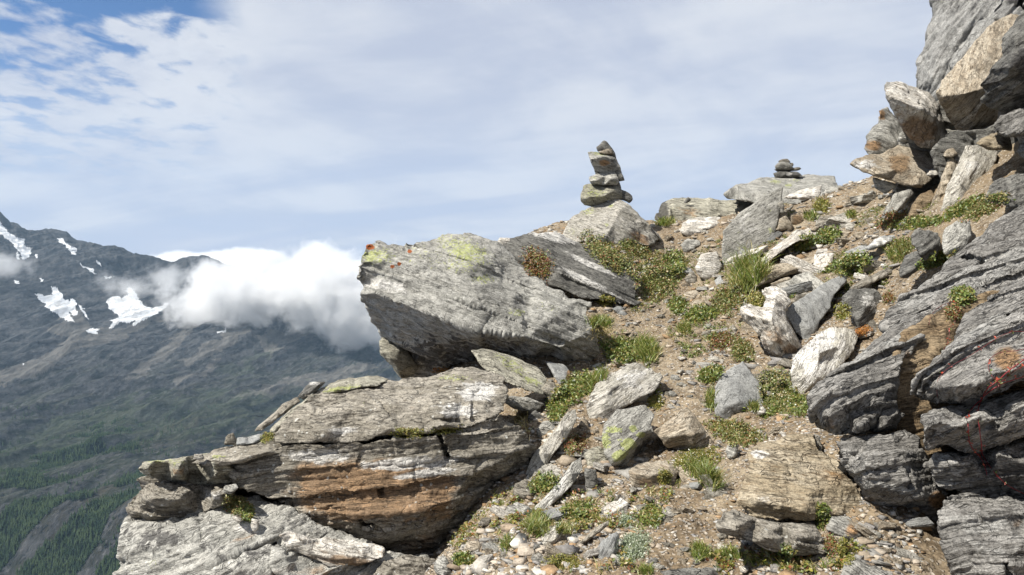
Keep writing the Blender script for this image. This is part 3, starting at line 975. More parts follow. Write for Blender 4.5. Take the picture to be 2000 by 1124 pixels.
# ================================================================== the ground near the camera
GPIX = [(860, 1124, 4.1), (950, 1124, 3.75), (1100, 1124, 3.5), (1300, 1124, 3.35), (1500, 1124, 3.15), (1700, 1124, 2.95), (1950, 1330, 2.6), (1850, 1240, 2.75),
        (900, 1080, 4.2), (1000, 1010, 4.7), (1200, 1000, 4.35), (1350, 1000, 4.2), (1500, 1010, 3.9), (1680, 1010, 3.55), (1120, 1050, 4.0),
        (960, 960, 5.3), (1060, 960, 5.05), (1200, 950, 4.8), (1400, 920, 4.7), (1560, 900, 4.4), (1700, 880, 4.1),
        (1290, 900, 5.25), (1180, 930, 5.05), (1400, 850, 5.5), (1500, 830, 5.4), (1600, 800, 5.2), (1120, 850, 5.75), (1040, 870, 5.75),
        (1130, 790, 6.5), (1300, 800, 6.2), (1330, 750, 6.8), (1500, 760, 6.3), (1580, 760, 6.0),
        (1120, 750, 7.25), (1200, 690, 8.1), (1160, 725, 7.7), (1330, 690, 7.7), (1480, 690, 7.3), (1560, 700, 6.7),
        (1240, 630, 8.9), (1330, 630, 8.9), (1420, 640, 8.4), (1500, 640, 7.9), (1600, 660, 6.9), (1680, 640, 6.5),
        (1250, 560, 10.1), (1350, 560, 10.2), (1440, 560, 9.4), (1280, 500, 11.3), (1360, 480, 11.6), (1400, 500, 10.9), (1300, 440, 12.7), (1340, 432, 12.9),
        (1420, 425, 12.4), (1500, 430, 11.2), (1560, 500, 9.7), (1600, 440, 10.6), (1650, 450, 9.9), (1650, 365, 11.6), (1700, 350, 11.3), (1720, 380, 10.4),
        (1560, 570, 8.5), (1640, 540, 8.2), (1700, 480, 8.5), (1780, 440, 7.7), (1850, 400, 7.4), (1740, 560, 6.9), (1800, 520, 6.6), (1950, 420, 6.5),
        (1180, 540, 9.9), (1220, 480, 11.1), (1130, 470, 11.4), (1180, 600, 9.2)]
GW = [(-4.2, 6, -5.5), (-3.2, 3.5, -4.2), (-2.0, 4.6, -3.6), (-1.0, 5.6, -2.6), (-5.5, 10, -6.5), (-2.4, 9, -3.6), (-1.2, 8, -1.9), (-.8, 10.5, -.6), (-2.2, 12, -2.5), (-6, 16, -8), (-.2, 15, .6), (2.5, 16, .9),
      (6, 18, 1.8), (9, 14, .6), (8, 9, 3.0), (6.5, 6.5, 2.2), (5, 4, .4), (3.4, 2.6, -1.3), (2.6, 1.2, -1.6), (5.6, 13.4, 1.2), (7.4, 12.6, 1.5), (4.4, 14.2, .9), (2.4, 3.4, -1.4), (3.2, 4.4, -.9), (0, 0, -1.68), (.3, 1.4, -1.62), (1.4, 1.8, -1.45), (-1.5, .8, -2.3), (-1.3, 2.6, -2.3), (0, -1, -1.7), (3, 22, -3), (8, 24, -1),
      (-3, 20, -6), (-3, 0, -4)]


class TPS:
    def __init__(s, pts, lam=.002):
        p = np.array(pts, float); s.p = p[:, :2] * np.array((1, .7)); n = len(p)
        K = s.k(s.p, s.p) + lam * np.eye(n)
        A = np.zeros((n + 3, n + 3)); A[:n, :n] = K; A[:n, n] = 1; A[:n, n + 1:] = s.p; A[n, :n] = 1; A[n + 1:, :n] = s.p.T
        b = np.zeros(n + 3); b[:n] = p[:, 2]
        s.w = np.linalg.solve(A, b)

    @staticmethod
    def k(a, b):
        r2 = ((a[:, None, :] - b[None, :, :]) ** 2).sum(-1)
        return r2 * np.log(r2 + 1e-9) * .5

    def __call__(s, xy):
        q = np.asarray(xy, float) * np.array((1, .7)); o = np.zeros(len(q))
        for i in range(0, len(q), 20000):
            c = q[i:i + 20000]
            o[i:i + 20000] = s.k(c, s.p) @ s.w[:-3] + s.w[-3] + c @ s.w[-2:]
        return o


G = TPS([tuple(U(*p)) for p in GPIX] + GW)


def ground_h(xy):
    xy = np.asarray(xy, float)
    z = G(xy)
    P = np.stack((xy[:, 0], xy[:, 1], z), 1)
    z = z + .055 * fbm(P * 1.5, 3, 300) + .030 * fbm(P * 5.0, 4, 301, .55)
    z += .010 * ridged(P * 14., 3, 302)
    return z


def build_ground():
    az = np.radians(np.concatenate((np.linspace(-100, -22, 30, endpoint=False), np.linspace(-22, -4, 60, endpoint=False), np.linspace(-4, 37, 520, endpoint=False), np.linspace(37, 110, 60))))
    r = np.concatenate((np.linspace(.25, 2.6, 40, endpoint=False), 2.6 * 1.0042 ** np.arange(0, 440), np.linspace(16.6, 26, 40)))
    A, Rr = np.meshgrid(az, r)
    xy = np.stack((np.sin(A).ravel() * Rr.ravel(), np.cos(A).ravel() * Rr.ravel()), 1)
    z = ground_h(xy)
    # the rim falls away down the mountainside
    rr = Rr.ravel()
    z -= np.clip(rr - 17, 0, 99) ** 1.7 * 1.2
    z -= np.clip(-xy[:, 0] - 3.5, 0, 99) ** 1.6 * 1.4
    P = np.stack((xy[:, 0], xy[:, 1], z), 1)
    n0, n1 = A.shape
    idx = np.arange(n0 * n1).reshape(n0, n1)
    fq = np.stack((idx[:-1, :-1], idx[:-1, 1:], idx[1:, 1:], idx[1:, :-1]), -1).reshape(-1, 4)[:, ::-1]
    me = mesh_np('ground', P, [fq]); shade(me)
    m, t = new_mat('stony soil')
    pos = t.node('ShaderNodeNewGeometry').outputs['Position']
    a = t.noise(pos, .9, 5, .6); b = t.noise(pos, 6.0, 6, .65); c = t.noise(pos, 40.0, 4, .7)
    col = t.mix(t.step(a, .38, .62), (.200, .152, .098), (.250, .205, .145))
    col = t.mix(t.step(b, .40, .66), col, (.120, .090, .058))
    v = t.node('ShaderNodeTexVoronoi'); t.l.new(pos, v.inputs['Vector']); v.inputs['Scale'].default_value = 46.0
    vs = t.node('ShaderNodeSeparateColor'); t.l.new(v.outputs['Color'], vs.inputs[0])
    chip = t.math('MULTIPLY', t.step(vs.outputs[0], .50, .56), t.step(v.outputs['Distance'], .60, .42))
    cc = t.mix(vs.outputs[1], (.22, .17, .12), (.42, .38, .32))
    col = t.mix(t.math('MULTIPLY', chip, .85), col, cc)
    col = t.mix(1.0, col, t.mix(t.step(c, .3, .7), (.65, .65, .65), (1.25, 1.25, 1.25)), 'MULTIPLY')
    h = t.math('ADD', t.math('ADD', t.math('MULTIPLY', chip, .45), t.math('MULTIPLY', b, .6)), t.math('MULTIPLY', c, .35))
    principled(t, col, .95, .1, t.bump(h, .9, .03))
    o = link('ground', me, m); tag(o, 'brown stony soil of the mountain path climbing between boulders', 'ground', kind='structure')
    return o


def ico():
    bm = bmesh.new(); bmesh.ops.create_icosphere(bm, subdivisions=1, radius=1)
    V = np.array([v.co[:] for v in bm.verts]); Fc = np.array([[v.index for v in f.verts] for f in bm.faces]); bm.free()
    return V, Fc


def chipm_mat(name='loose chips'):
    m, t = new_mat(name)
    col = t.attr('col', 'Color')
    pos = t.node('ShaderNodeNewGeometry').outputs['Position']
    n = t.noise(pos, 60.0, 4, .65)
    col = t.mix(1.0, col, t.mix(t.step(n, .3, .7), (.72, .71, .70), (1.2, 1.2, 1.2)), 'MULTIPLY')
    principled(t, col, .9, .15, t.bump(n, .5, .01))
    return m


PAL = np.array([(.30, .25, .19), (.36, .31, .25), (.24, .19, .14), (.30, .29, .27), (.20, .19, .18), (.46, .43, .38), (.28, .19, .11), (.25, .24, .22)])


def build_gravel():
    """chips and small stones scattered over the soil: nobody could count them"""
    n = 42000
    px = RNG.uniform(850, 1800, n * 2); py = RNG.uniform(430, 1180, n * 2)
    # sample in (azimuth, distance): even in the plan of the path
    az = RNG.uniform(-.14, .56, n); d = 2.7 * (13.2 / 2.7) ** RNG.uniform(0, 1, n)
    xy = np.stack((az * d, d), 1)
    cl = fbm(np.stack((xy[:, 0], xy[:, 1], xy[:, 0] * 0), 1) * .9, 3, 330)
    keep = RNG.uniform(-.5, .7, n) < cl + .25
    xy = xy[keep]; d = d[keep]; n = len(xy)
    z = ground_h(xy)
    size = .0042 * np.exp(RNG.normal(.75, .62, n)) * (.55 + .11 * d)
    size = np.clip(size, .003, .075)
    pth = np.array([(1300, 440), (1285, 500), (1345, 545), (1290, 600), (1270, 650), (1310, 720), (1345, 790), (1350, 840), (1400, 940), (1330, 1050), (1300, 1124)], float)
    gx = 1000 + xy[:, 0] / xy[:, 1] * F; gy = 562 - z / xy[:, 1] * F
    cxl = np.interp(gy, pth[:, 1], pth[:, 0])
    trod = np.exp(-((gx - cxl) / (30 + 60 * smooth(560, 1000, gy))) ** 2)
    size = size * (1 - .48 * trod)
    IV = np.array([(x, y, z) for x in (-1, 1) for y in (-1, 1) for z in (-1, 1)], float) * .72
    IF = np.array([(0, 1, 3), (0, 3, 2), (4, 6, 7), (4, 7, 5), (0, 4, 5), (0, 5, 1), (2, 3, 7), (2, 7, 6), (0, 2, 6), (0, 6, 4), (1, 5, 7), (1, 7, 3)]); k = 8
    sc = np.stack((RNG.uniform(.7, 1.5, n), RNG.uniform(.6, 1.2, n), RNG.uniform(.16, .55, n)), 1) * size[:, None]
    jit = 1 + RNG.uniform(-.5, .45, (n, k, 3))
    L = IV[None] * jit * sc[:, None, :]
    a = RNG.uniform(0, 6.28, n); tl = RNG.normal(0, .28, n)
    x, y, zz = L[..., 0], L[..., 1], L[..., 2]
    y2 = y * np.cos(tl)[:, None] - zz * np.sin(tl)[:, None]; z2 = y * np.sin(tl)[:, None] + zz * np.cos(tl)[:, None]
    X = x * np.cos(a)[:, None] - y2 * np.sin(a)[:, None]; Y = x * np.sin(a)[:, None] + y2 * np.cos(a)[:, None]
    V = np.stack((X + xy[:, 0, None], Y + xy[:, 1, None], z2 + z[:, None] + size[:, None] * .10), -1).reshape(-1, 3)
    Fc = (IF[None] + (np.arange(n) * k)[:, None, None]).reshape(-1, 3)
    me = mesh_np('gravel', V, [Fc])
    c = PAL[RNG.integers(0, len(PAL), n)] * RNG.uniform(.7, 1.2, (n, 1))
    attr(me, 'col', 'FLOAT_COLOR', np.repeat(np.concatenate((c, np.ones((n, 1))), 1), k, 0))
    o = link('gravel', me, chipm_mat()); tag(o, 'loose tan and grey stone chips scattered over the path', 'gravel', kind='stuff')
# ================================================================== rock materials
def build_mats():
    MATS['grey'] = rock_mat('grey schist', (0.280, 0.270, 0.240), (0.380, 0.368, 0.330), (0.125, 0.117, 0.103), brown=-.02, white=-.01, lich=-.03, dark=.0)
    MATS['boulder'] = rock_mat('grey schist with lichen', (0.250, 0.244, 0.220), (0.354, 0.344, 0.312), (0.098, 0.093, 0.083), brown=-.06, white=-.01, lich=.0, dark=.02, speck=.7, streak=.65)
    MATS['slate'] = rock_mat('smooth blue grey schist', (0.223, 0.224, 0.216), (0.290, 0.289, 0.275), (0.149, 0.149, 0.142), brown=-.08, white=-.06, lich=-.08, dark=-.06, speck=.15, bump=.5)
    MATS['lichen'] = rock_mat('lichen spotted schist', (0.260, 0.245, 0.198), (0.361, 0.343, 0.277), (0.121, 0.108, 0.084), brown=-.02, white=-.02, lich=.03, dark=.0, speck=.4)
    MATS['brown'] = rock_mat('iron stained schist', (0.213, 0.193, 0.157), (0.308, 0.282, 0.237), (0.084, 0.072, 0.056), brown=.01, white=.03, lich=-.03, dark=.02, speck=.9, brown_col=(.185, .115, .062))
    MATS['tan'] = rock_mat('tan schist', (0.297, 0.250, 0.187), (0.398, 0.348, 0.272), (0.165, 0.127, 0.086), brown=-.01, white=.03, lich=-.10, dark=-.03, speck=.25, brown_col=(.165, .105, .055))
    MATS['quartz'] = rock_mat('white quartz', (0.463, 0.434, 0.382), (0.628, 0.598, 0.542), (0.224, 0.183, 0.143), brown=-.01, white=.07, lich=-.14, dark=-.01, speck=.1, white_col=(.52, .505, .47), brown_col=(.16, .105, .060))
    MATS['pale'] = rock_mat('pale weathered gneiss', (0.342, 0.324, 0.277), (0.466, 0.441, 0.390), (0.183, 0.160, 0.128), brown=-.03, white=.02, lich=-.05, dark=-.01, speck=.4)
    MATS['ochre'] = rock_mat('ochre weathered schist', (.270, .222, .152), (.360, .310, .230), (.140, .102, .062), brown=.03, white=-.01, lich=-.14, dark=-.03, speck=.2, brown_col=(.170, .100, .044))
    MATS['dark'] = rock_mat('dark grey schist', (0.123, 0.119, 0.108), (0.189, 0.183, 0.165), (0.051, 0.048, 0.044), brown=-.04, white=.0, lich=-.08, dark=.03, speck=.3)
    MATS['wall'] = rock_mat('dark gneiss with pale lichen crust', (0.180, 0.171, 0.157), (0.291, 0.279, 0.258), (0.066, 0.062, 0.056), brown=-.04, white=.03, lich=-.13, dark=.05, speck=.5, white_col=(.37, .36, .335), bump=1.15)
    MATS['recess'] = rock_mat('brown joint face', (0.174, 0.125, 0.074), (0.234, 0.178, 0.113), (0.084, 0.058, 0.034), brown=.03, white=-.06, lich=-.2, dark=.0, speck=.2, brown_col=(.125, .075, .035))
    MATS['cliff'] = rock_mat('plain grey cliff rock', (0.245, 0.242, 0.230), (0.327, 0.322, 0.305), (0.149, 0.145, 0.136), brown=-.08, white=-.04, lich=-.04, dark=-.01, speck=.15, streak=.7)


def outcrop_root(name, label, loc, cat):
    o = bpy.data.objects.new(name, None); COL.objects.link(o); o.location = loc
    o.empty_display_size = .3
    return tag(o, label, cat)


def build_rocks():
    # ---------------------------------------------------------- the overhanging boulder
    R('boulder', 'huge grey overhanging boulder jutting out over the valley, orange lichen at its tip', 7.7,
      [(716, 477, .35), (760, 474, .55), (835, 470, .8), (880, 460, 1.0), (915, 453, 1.15), (950, 462, 1.1), (985, 480, 1.0), (1005, 505, .8), (1035, 537, .6), (1085, 562, .4),
       (1120, 583, .3), (1158, 592, .25), (1166, 640, .05), (1180, 690, .15), (1160, 715, .35), (1105, 722, .6), (1040, 705, .75), (960, 695, .95), (920, 705, 1.1), (850, 740, 1.45), (790, 738, 1.6),
       (765, 690, 1.3), (733, 642, .95), (708, 597, .5), (697, 577, .2), (704, 560, .15), (691, 540, .1), (700, 508, .15)],
      [(722, 574, -.05), (760, 510, .15), (780, 596, -.2), (830, 520, .05), (850, 616, -.36), (915, 520, .02), (930, 560, -.22), (940, 644, -.46), (1000, 585, -.1), (1030, 658, -.40), (1095, 682, -.22), (1100, 610, .0),
       (1140, 660, -.05), (920, 480, .65), (965, 505, .50), (985, 535, .42), (1040, 565, .30), (955, 540, .12), (850, 672, .35), (780, 648, .45), (940, 682, .35), (1040, 692, .25), (820, 700, .95), (1130, 700, .15)],
      thick=1.5, mat='boulder', dip=20, lean=30, strat=1.6, chip=.45, rough=.8, kk=.5,
      patches=[('o', 722, 483, 9, 6, 0, 1.4), ('o', 800, 491, 5, 4, 0, 1.3), ('o', 780, 516, 4, 4, 0, 1.3), ('o', 766, 521, 4, 3, 0, 1.3), ('l', 910, 490, 70, 30, 20, 1.2), ('l', 735, 500, 45, 22, 0, 1.2), ('l', 900, 520, 60, 20, 10, .8), ('l', 820, 500, 130, 30, 0, .55), ('l', 1060, 600, 60, 20, 20, .5), ('l', 945, 545, 28, 12), ('l', 1010, 610, 30, 10), ('l', 850, 520, 40, 14, 0, .6), ('d', 900, 690, 190, 40, 0, .9), ('w', 760, 560, 70, 18, 10, .7), ('w', 1120, 690, 60, 40, 0, .5), ('d', 1020, 545, 60, 25, 25, .5)])  # dark patches paint the shade of the underside and the notches
    R('stone', 'thin brown stone lying flat on top of the big boulder', 8.75, [(835, 473), (850, 466), (875, 463), (877, 471), (850, 476)], thick=.12, mat='brown', strat=.4)
    R('rock', 'pale corner of rock showing under the overhanging boulder, above the valley', 8.5,
      [(738, 665, .1), (752, 655, .2), (778, 675, .1), (800, 690, .2), (820, 720, .3), (800, 745, .3), (782, 740, .1), (765, 715, .05), (740, 690)], thick=.8, mat='lichen', strat=.7)
    R('ledge', 'dark finely layered rock ledge between the big boulder and the grassy bank', 9.2,
      [(975, 470, .7), (1005, 462, .8), (1040, 454, .95), (1090, 452, 1.15), (1115, 470, 1.1), (1170, 482, 1.1), (1225, 505, .9), (1252, 535, .7), (1250, 588, .2), (1232, 600, 0), (1180, 588, -.1), (1130, 580, -.1), (1080, 560, .0), (1030, 538, .2), (995, 505, .45)],
      [(1060, 490, .45), (1110, 520, .25), (1160, 550, .1), (1090, 540, .0), (1180, 520, .45), (1210, 560, .2), (1040, 515, .3)],
      thick=1.4, mat='dark', dip=24, lean=30, strat=1.5, chip=.5, rough=.6,
      patches=[('w', 1080, 462, 60, 14, 10, 1.1), ('w', 1160, 520, 70, 8, 24, .9), ('w', 1140, 545, 60, 8, 24, .9), ('w', 1180, 570, 60, 8, 24, .8), ('b', 1050, 515, 40, 40, 0, .7)])
    R('stone', 'white stone at the skyline behind the big boulder', 9.9, [(968, 478), (975, 463), (998, 465), (1000, 478), (985, 487)], thick=.25, mat='quartz')
    # ---------------------------------------------------------- cairn
    R('boulder', 'rounded pale boulder carrying the tall cairn', 11.2,
      [(1095, 462, .2), (1112, 430, .35), (1138, 408, .5), (1165, 396, .6), (1210, 389, .6), (1230, 400, .5), (1250, 425, .4), (1275, 450, .3), (1292, 470, .3), (1272, 482, .1), (1235, 478, .0), (1190, 480, -.1), (1150, 472, -.1), (1120, 478, 0)],
      [(1150, 440, .05), (1200, 430, .0), (1180, 465, -.2), (1230, 450, .0), (1215, 405, .35), (1160, 415, .3)],
      thick=1.2, mat='pale', dip=30, strat=.5, chip=.5, rough=.6,
      patches=[('l', 1150, 412, 22, 14, 0, 1.1), ('l', 1193, 402, 10, 8, 0, 1.2), ('l', 1115, 452, 18, 14, 0, .9), ('l', 1186, 440, 8, 6, 0, 1.2), ('d', 1255, 455, 40, 22, 30, .8), ('b', 1250, 465, 40, 16, 20, .7)])  # dark patch paints shade onto the lower right side
    D = 11.72
    cm = dict(group='stones of the tall cairn', cat='cairn stone', chip=.3, rough=.5, grow=1.09, shrink=(1, .93))
    R('cairn_stone', 'broad lowest slab of the tall cairn, coated in yellow green lichen', D,
      [(1137, 383, .05), (1142, 364, .15), (1152, 361, .2), (1185, 361, .2), (1203, 360, .15), (1211, 366, .1), (1214, 374, .05), (1214, 388, .05), (1205, 389, .05), (1192, 392, .05), (1171, 397, .05), (1157, 402, .1), (1144, 400, .1), (1137, 392, .02)],
      [(1150, 385, -.1), (1180, 383, -.12), (1198, 372, -.05), (1150, 368, .05), (1185, 367, .05)], thick=.42, mat='lichen', strat=0, patches=[('l', 1160, 376, 30, 18, 0, .7)], **cm)
    R('cairn_stone', 'dark stub of stone sticking out to the right at the foot of the tall cairn', D + .12,
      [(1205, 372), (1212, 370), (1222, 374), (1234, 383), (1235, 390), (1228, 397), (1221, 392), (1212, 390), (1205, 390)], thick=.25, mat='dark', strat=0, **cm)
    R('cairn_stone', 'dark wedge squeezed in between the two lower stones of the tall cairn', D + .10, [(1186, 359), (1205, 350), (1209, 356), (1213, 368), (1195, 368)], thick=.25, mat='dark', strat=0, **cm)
    R('cairn_stone', 'grey wedge shaped middle stone of the tall cairn', D,
      [(1152, 346, .05), (1165, 341, .12), (1183, 337, .15), (1200, 336, .12), (1204, 344, .05), (1207, 356, 0), (1204, 362, .05), (1186, 361, .03), (1157, 361, .05), (1153, 354, 0)],
      [(1165, 353, -.08), (1190, 352, -.1), (1185, 342, .05)], thick=.36, mat='grey', strat=0, patches=[('l', 1160, 349, 8, 5, 0, 1), ('l', 1201, 356, 5, 5, 0, 1.2)], **cm)
    R('cairn_stone', 'large leaning upper block of the tall cairn with a lichen covered top', D,
      [(1150, 299, .02), (1158, 298, .12), (1180, 300, .25), (1197, 303, .2), (1203, 312, .12), (1210, 328, .1), (1213, 338, .12), (1197, 338, .15), (1166, 342, .18), (1158, 323, .08), (1153, 308, -.02)],
      [(1156, 311, -.10), (1180, 306, -.06), (1196, 309, .0), (1182, 325, .02), (1200, 325, .06)], thick=.35, mat='grey', strat=0, patches=[('l', 1170, 301, 26, 5, 8, 1.4), ('b', 1182, 318, 18, 10, 0, .9)], **cm)
    R('cairn_stone', 'thin pointed dark shard slanting down the right side of the tall cairn', D + .12,
      [(1197, 330), (1203, 318), (1210, 329), (1216, 342), (1220, 352), (1207, 354), (1203, 342)], thick=.2, mat='dark', strat=0, **cm)
    R('cairn_stone', 'flat tan sliver under the topmost stone of the tall cairn', D + .04, [(1166, 297), (1180, 293), (1194, 291, .05), (1199, 302, .05), (1182, 302)], thick=.2, mat='tan', strat=0, **cm)
    R('cairn_stone', 'topmost rough dark grey stone of the tall cairn', D + .1,
      [(1164, 288), (1171, 284), (1175, 278), (1180, 275), (1186, 278), (1195, 289), (1201, 299), (1204, 311), (1199, 308), (1192, 296), (1178, 294), (1167, 296)], thick=.22, mat='dark', strat=0, **cm)
    # ---------------------------------------------------------- second cairn
    D = 13.75
    cm = dict(group='stones of the small far cairn', cat='cairn stone', chip=.2, rough=.4, bul=.15, grow=1.12, shrink=(1, .93))
    R('cairn_stone', 'flat dark lowest stone of the small far cairn', D, [(1512, 339), (1525, 335), (1545, 336), (1557, 337), (1565, 345), (1554, 346), (1532, 346), (1526, 347), (1516, 348)], thick=.35, mat='dark', strat=0, patches=[('w', 1540, 340, 18, 5, 0, .7)], **cm)
    R('cairn_stone', 'thin black layer second from the bottom of the small far cairn', D + .05, [(1513, 331), (1520, 329), (1548, 330), (1550, 334), (1526, 337), (1517, 335)], thick=.3, mat='dark', strat=0, **cm)
    R('cairn_stone', 'tan stone sticking out to the right on the small far cairn', D + .05, [(1547, 329), (1561, 327), (1565, 330), (1556, 334), (1547, 335)], thick=.18, mat='brown', strat=0, **cm)
    R('cairn_stone', 'thick grey rounded middle stone of the small far cairn', D - .02, [(1514, 325), (1520, 319), (1532, 316), (1542, 319), (1549, 328), (1546, 331), (1532, 331), (1516, 330)], thick=.3, mat='grey', strat=0, **cm)
    R('cairn_stone', 'little square pebble on the right shoulder of the small far cairn', D + .03, [(1543, 318), (1549, 319), (1550, 323), (1547, 326), (1542, 323)], thick=.08, mat='brown', strat=0, **cm)
    R('cairn_stone', 'small flat top stone of the small far cairn', D, [(1521, 315), (1531, 311), (1538, 311), (1543, 316), (1541, 319), (1532, 318), (1523, 319)], thick=.2, mat='brown', strat=0, **cm)
    # ---------------------------------------------------------- the skyline rocks
    R('rock_slab', 'long grey slab on the skyline under the small far cairn', 12.9,
      [(1416, 378, .1), (1426, 367, .2), (1470, 352, .6), (1500, 347, .8), (1575, 342, 1.2), (1628, 345, 1.1), (1634, 364, .5), (1612, 396, 0), (1530, 412, -.3), (1480, 398, -.2), (1455, 391, -.1), (1440, 391, .1), (1420, 388, .1)],
      [(1455, 376, -.05), (1500, 372, .0), (1560, 368, .15), (1600, 360, .4)],
      thick=1.0, mat='boulder', dip=-12, lean=50, strat=.6, patches=[('l', 1515, 355, 20, 6, 0, 1.1), ('l', 1540, 362, 12, 6, 0, 1.1), ('l', 1555, 352, 10, 4, 0, 1)])
    R('rock', 'low grey rock on the skyline left of the standing slab, dark on its left side', 13.2,
      [(1278, 410, .3), (1284, 398, .3), (1310, 388, .5), (1345, 386, .7), (1370, 388, .7), (1420, 392, .6), (1455, 393, .6), (1535, 392, .6), (1525, 422, 0), (1440, 420, 0), (1420, 424, -.1), (1380, 428, -.2), (1340, 434, -.2), (1310, 440, -.1), (1292, 436, .1), (1280, 428, .2)],
      [(1312, 402, -.1), (1311, 430, -.25), (1350, 405, .0), (1390, 408, .0)], thick=1.0, mat='lichen', dip=5, strat=.5, patches=[('d', 1293, 414, 18, 28, 0, 1.3), ('b', 1350, 415, 40, 16, 0, .5)])
    R('stone', 'small black stone perched on the skyline rock', 13.3, [(1332, 396), (1344, 383), (1351, 391), (1343, 399)], thick=.15, mat='dark')
    R('rock', 'white quartz block low in front of the skyline rock', 11.9, [(1325, 452, 0), (1330, 436, .1), (1345, 427, .25), (1372, 424, .3), (1410, 424, .3), (1411, 442, .1), (1385, 450, 0), (1362, 462, 0), (1337, 461, 0)],
      thick=.6, mat='quartz', patches=[('d', 1385, 452, 26, 8, -15, 1)])
    R('standing_slab', 'tall pale grey slab leaning upright at the top of the path', 10.5,
      [(1411, 452, .0), (1430, 430, .15), (1446, 414, .26), (1500, 379, .43), (1530, 362, .52), (1527, 400, .33), (1514, 462, .06), (1470, 492, -.04), (1422, 523, -.14), (1411, 523, -.14)],
      [(1516, 400, .28), (1506, 450, .05), (1460, 440, .10), (1450, 480, -.04), (1470, 415, .2)], thick=.32, mat='grey', dip=-30, lean=10, strat=0, chip=.12, rough=.35, jag=.5, shrink=(1, .97), cat='rock slab',
      patches=[('l', 1505, 408, 12, 10, 0, .8), ('l', 1505, 450, 10, 8, 0, 1.1), ('l', 1442, 456, 8, 6, 0, 1.1), ('w', 1460, 440, 40, 40, 0, .55)])
    R('rock_slab', 'thin dark flake tucked under the lower edge of the tall standing slab', 10.65, [(1428, 522), (1470, 488), (1512, 460), (1513, 468), (1480, 492), (1440, 518)], thick=.2, mat='grey', dip=-30, strat=.8)
    R('rock_slab', 'bright white slab below the small far cairn', 11.9, [(1528, 388, 0), (1560, 372, .2), (1607, 361, .35), (1600, 386, .05), (1590, 392, 0), (1560, 390, 0)], thick=.5, mat='quartz', strat=.2, chip=.4)
    R('stone', 'grey pointed stone beside the bright white slab', 11.6, [(1603, 381, 0), (1612, 368, .1), (1640, 362, .15), (1650, 364, .1), (1640, 373, 0), (1616, 382, 0)], thick=.35, mat='grey', dip=-15)
    R('stone', 'cream lower stone of the little pile right of the standing slab', 10.6, [(1515, 450), (1521, 428), (1535, 420), (1547, 436), (1546, 452)], thick=.3, mat='tan')
    R('stone', 'pinkish upper stone of the little pile right of the standing slab', 10.75, [(1543, 418), (1560, 411), (1571, 430), (1557, 446), (1545, 438)], thick=.3, mat='tan', patches=[('b', 1557, 428, 20, 20, 0, .6)])
    R('stone', 'narrow pale stone wedged upright against the standing slab', 10.8, [(1518, 397), (1530, 390), (1533, 416), (1521, 426)], thick=.2, mat='pale')
    R('stone', 'brown sliver on top of the little pile right of the standing slab', 10.7, [(1528, 413), (1551, 399), (1546, 410), (1535, 418)], thick=.2, mat='brown')
    R('rock_slab', 'long white slab slanting up the bank right of the standing slab', 9.6,
      [(1478, 518, -.05), (1500, 490, .05), (1520, 475, .1), (1556, 449, .25), (1582, 445, .3), (1612, 452, .3), (1600, 463, .1), (1560, 472, 0), (1536, 486, -.05), (1500, 514, -.1), (1486, 522, -.1)],
      [(1520, 490, -.05), (1560, 462, .08)], thick=.45, mat='quartz', dip=-28, strat=.9, chip=.5)
    R('stone', 'small tan stone lying on the long white slab', 9.8, [(1580, 450), (1595, 442), (1602, 446), (1592, 454)], thick=.12, mat='tan', auto=False)
    R('rock_slab', 'tan layered slab lying above the white boulder', 8.8,
      [(1467, 552, -.05), (1472, 535, .05), (1500, 522, .1), (1530, 511, .15), (1570, 505, .2), (1600, 497, .25), (1604, 506, .15), (1580, 522, .05), (1540, 537, 0), (1500, 552, -.05), (1472, 562, -.08)],
      thick=.4, mat='tan', dip=-18, strat=1.1, chip=.4)
    R('rock_slab', 'thin tan flake under the right end of the layered slab', 8.7, [(1548, 546), (1560, 539), (1592, 560), (1577, 570), (1560, 560)], thick=.12, mat='tan', dip=30, strat=.6)
    R('rock_slab', 'second tan flake, flat below the left end of the layered slab', 8.6, [(1500, 556), (1540, 541), (1550, 548), (1520, 562)], thick=.15, mat='tan', dip=-12, strat=.8)
    R('stone', 'rusty brown stone on the bank beside the white boulder', 8.0, [(1545, 592), (1552, 576), (1580, 570), (1590, 578), (1565, 596)], thick=.2, mat='brown')
    AUTO[0] = True
    # ---------------------------------------------------------- middle of the slope
    R('boulder', 'white fractured quartz boulder overhanging the right edge of the path', 7.5,
      [(1488, 566, .25), (1492, 558, .35), (1512, 557, .35), (1540, 572, .3), (1546, 590, .2), (1535, 608, .1), (1536, 625, .05), (1552, 652, .1), (1572, 682, .2), (1562, 697, .15), (1535, 707, .1), (1518, 700, .05), (1495, 682, .05), (1488, 660, .1), (1470, 642, .15), (1450, 622, .15), (1446, 606, .15), (1458, 598, .2), (1488, 600, .2), (1500, 585, .2)],
      [(1510, 590, .0), (1505, 625, -.15), (1475, 620, .0), (1515, 660, -.22), (1540, 670, -.1), (1525, 690, -.1)],
      thick=.9, mat='quartz', dip=40, lean=20, strat=.8, chip=1.1, rough=.7, patches=[('b', 1500, 660, 60, 50, 0, .55), ('d', 1520, 690, 60, 16, 30, .7), ('b', 1545, 685, 25, 18, 0, .6)])  # underside shadow painted in with the dark patch
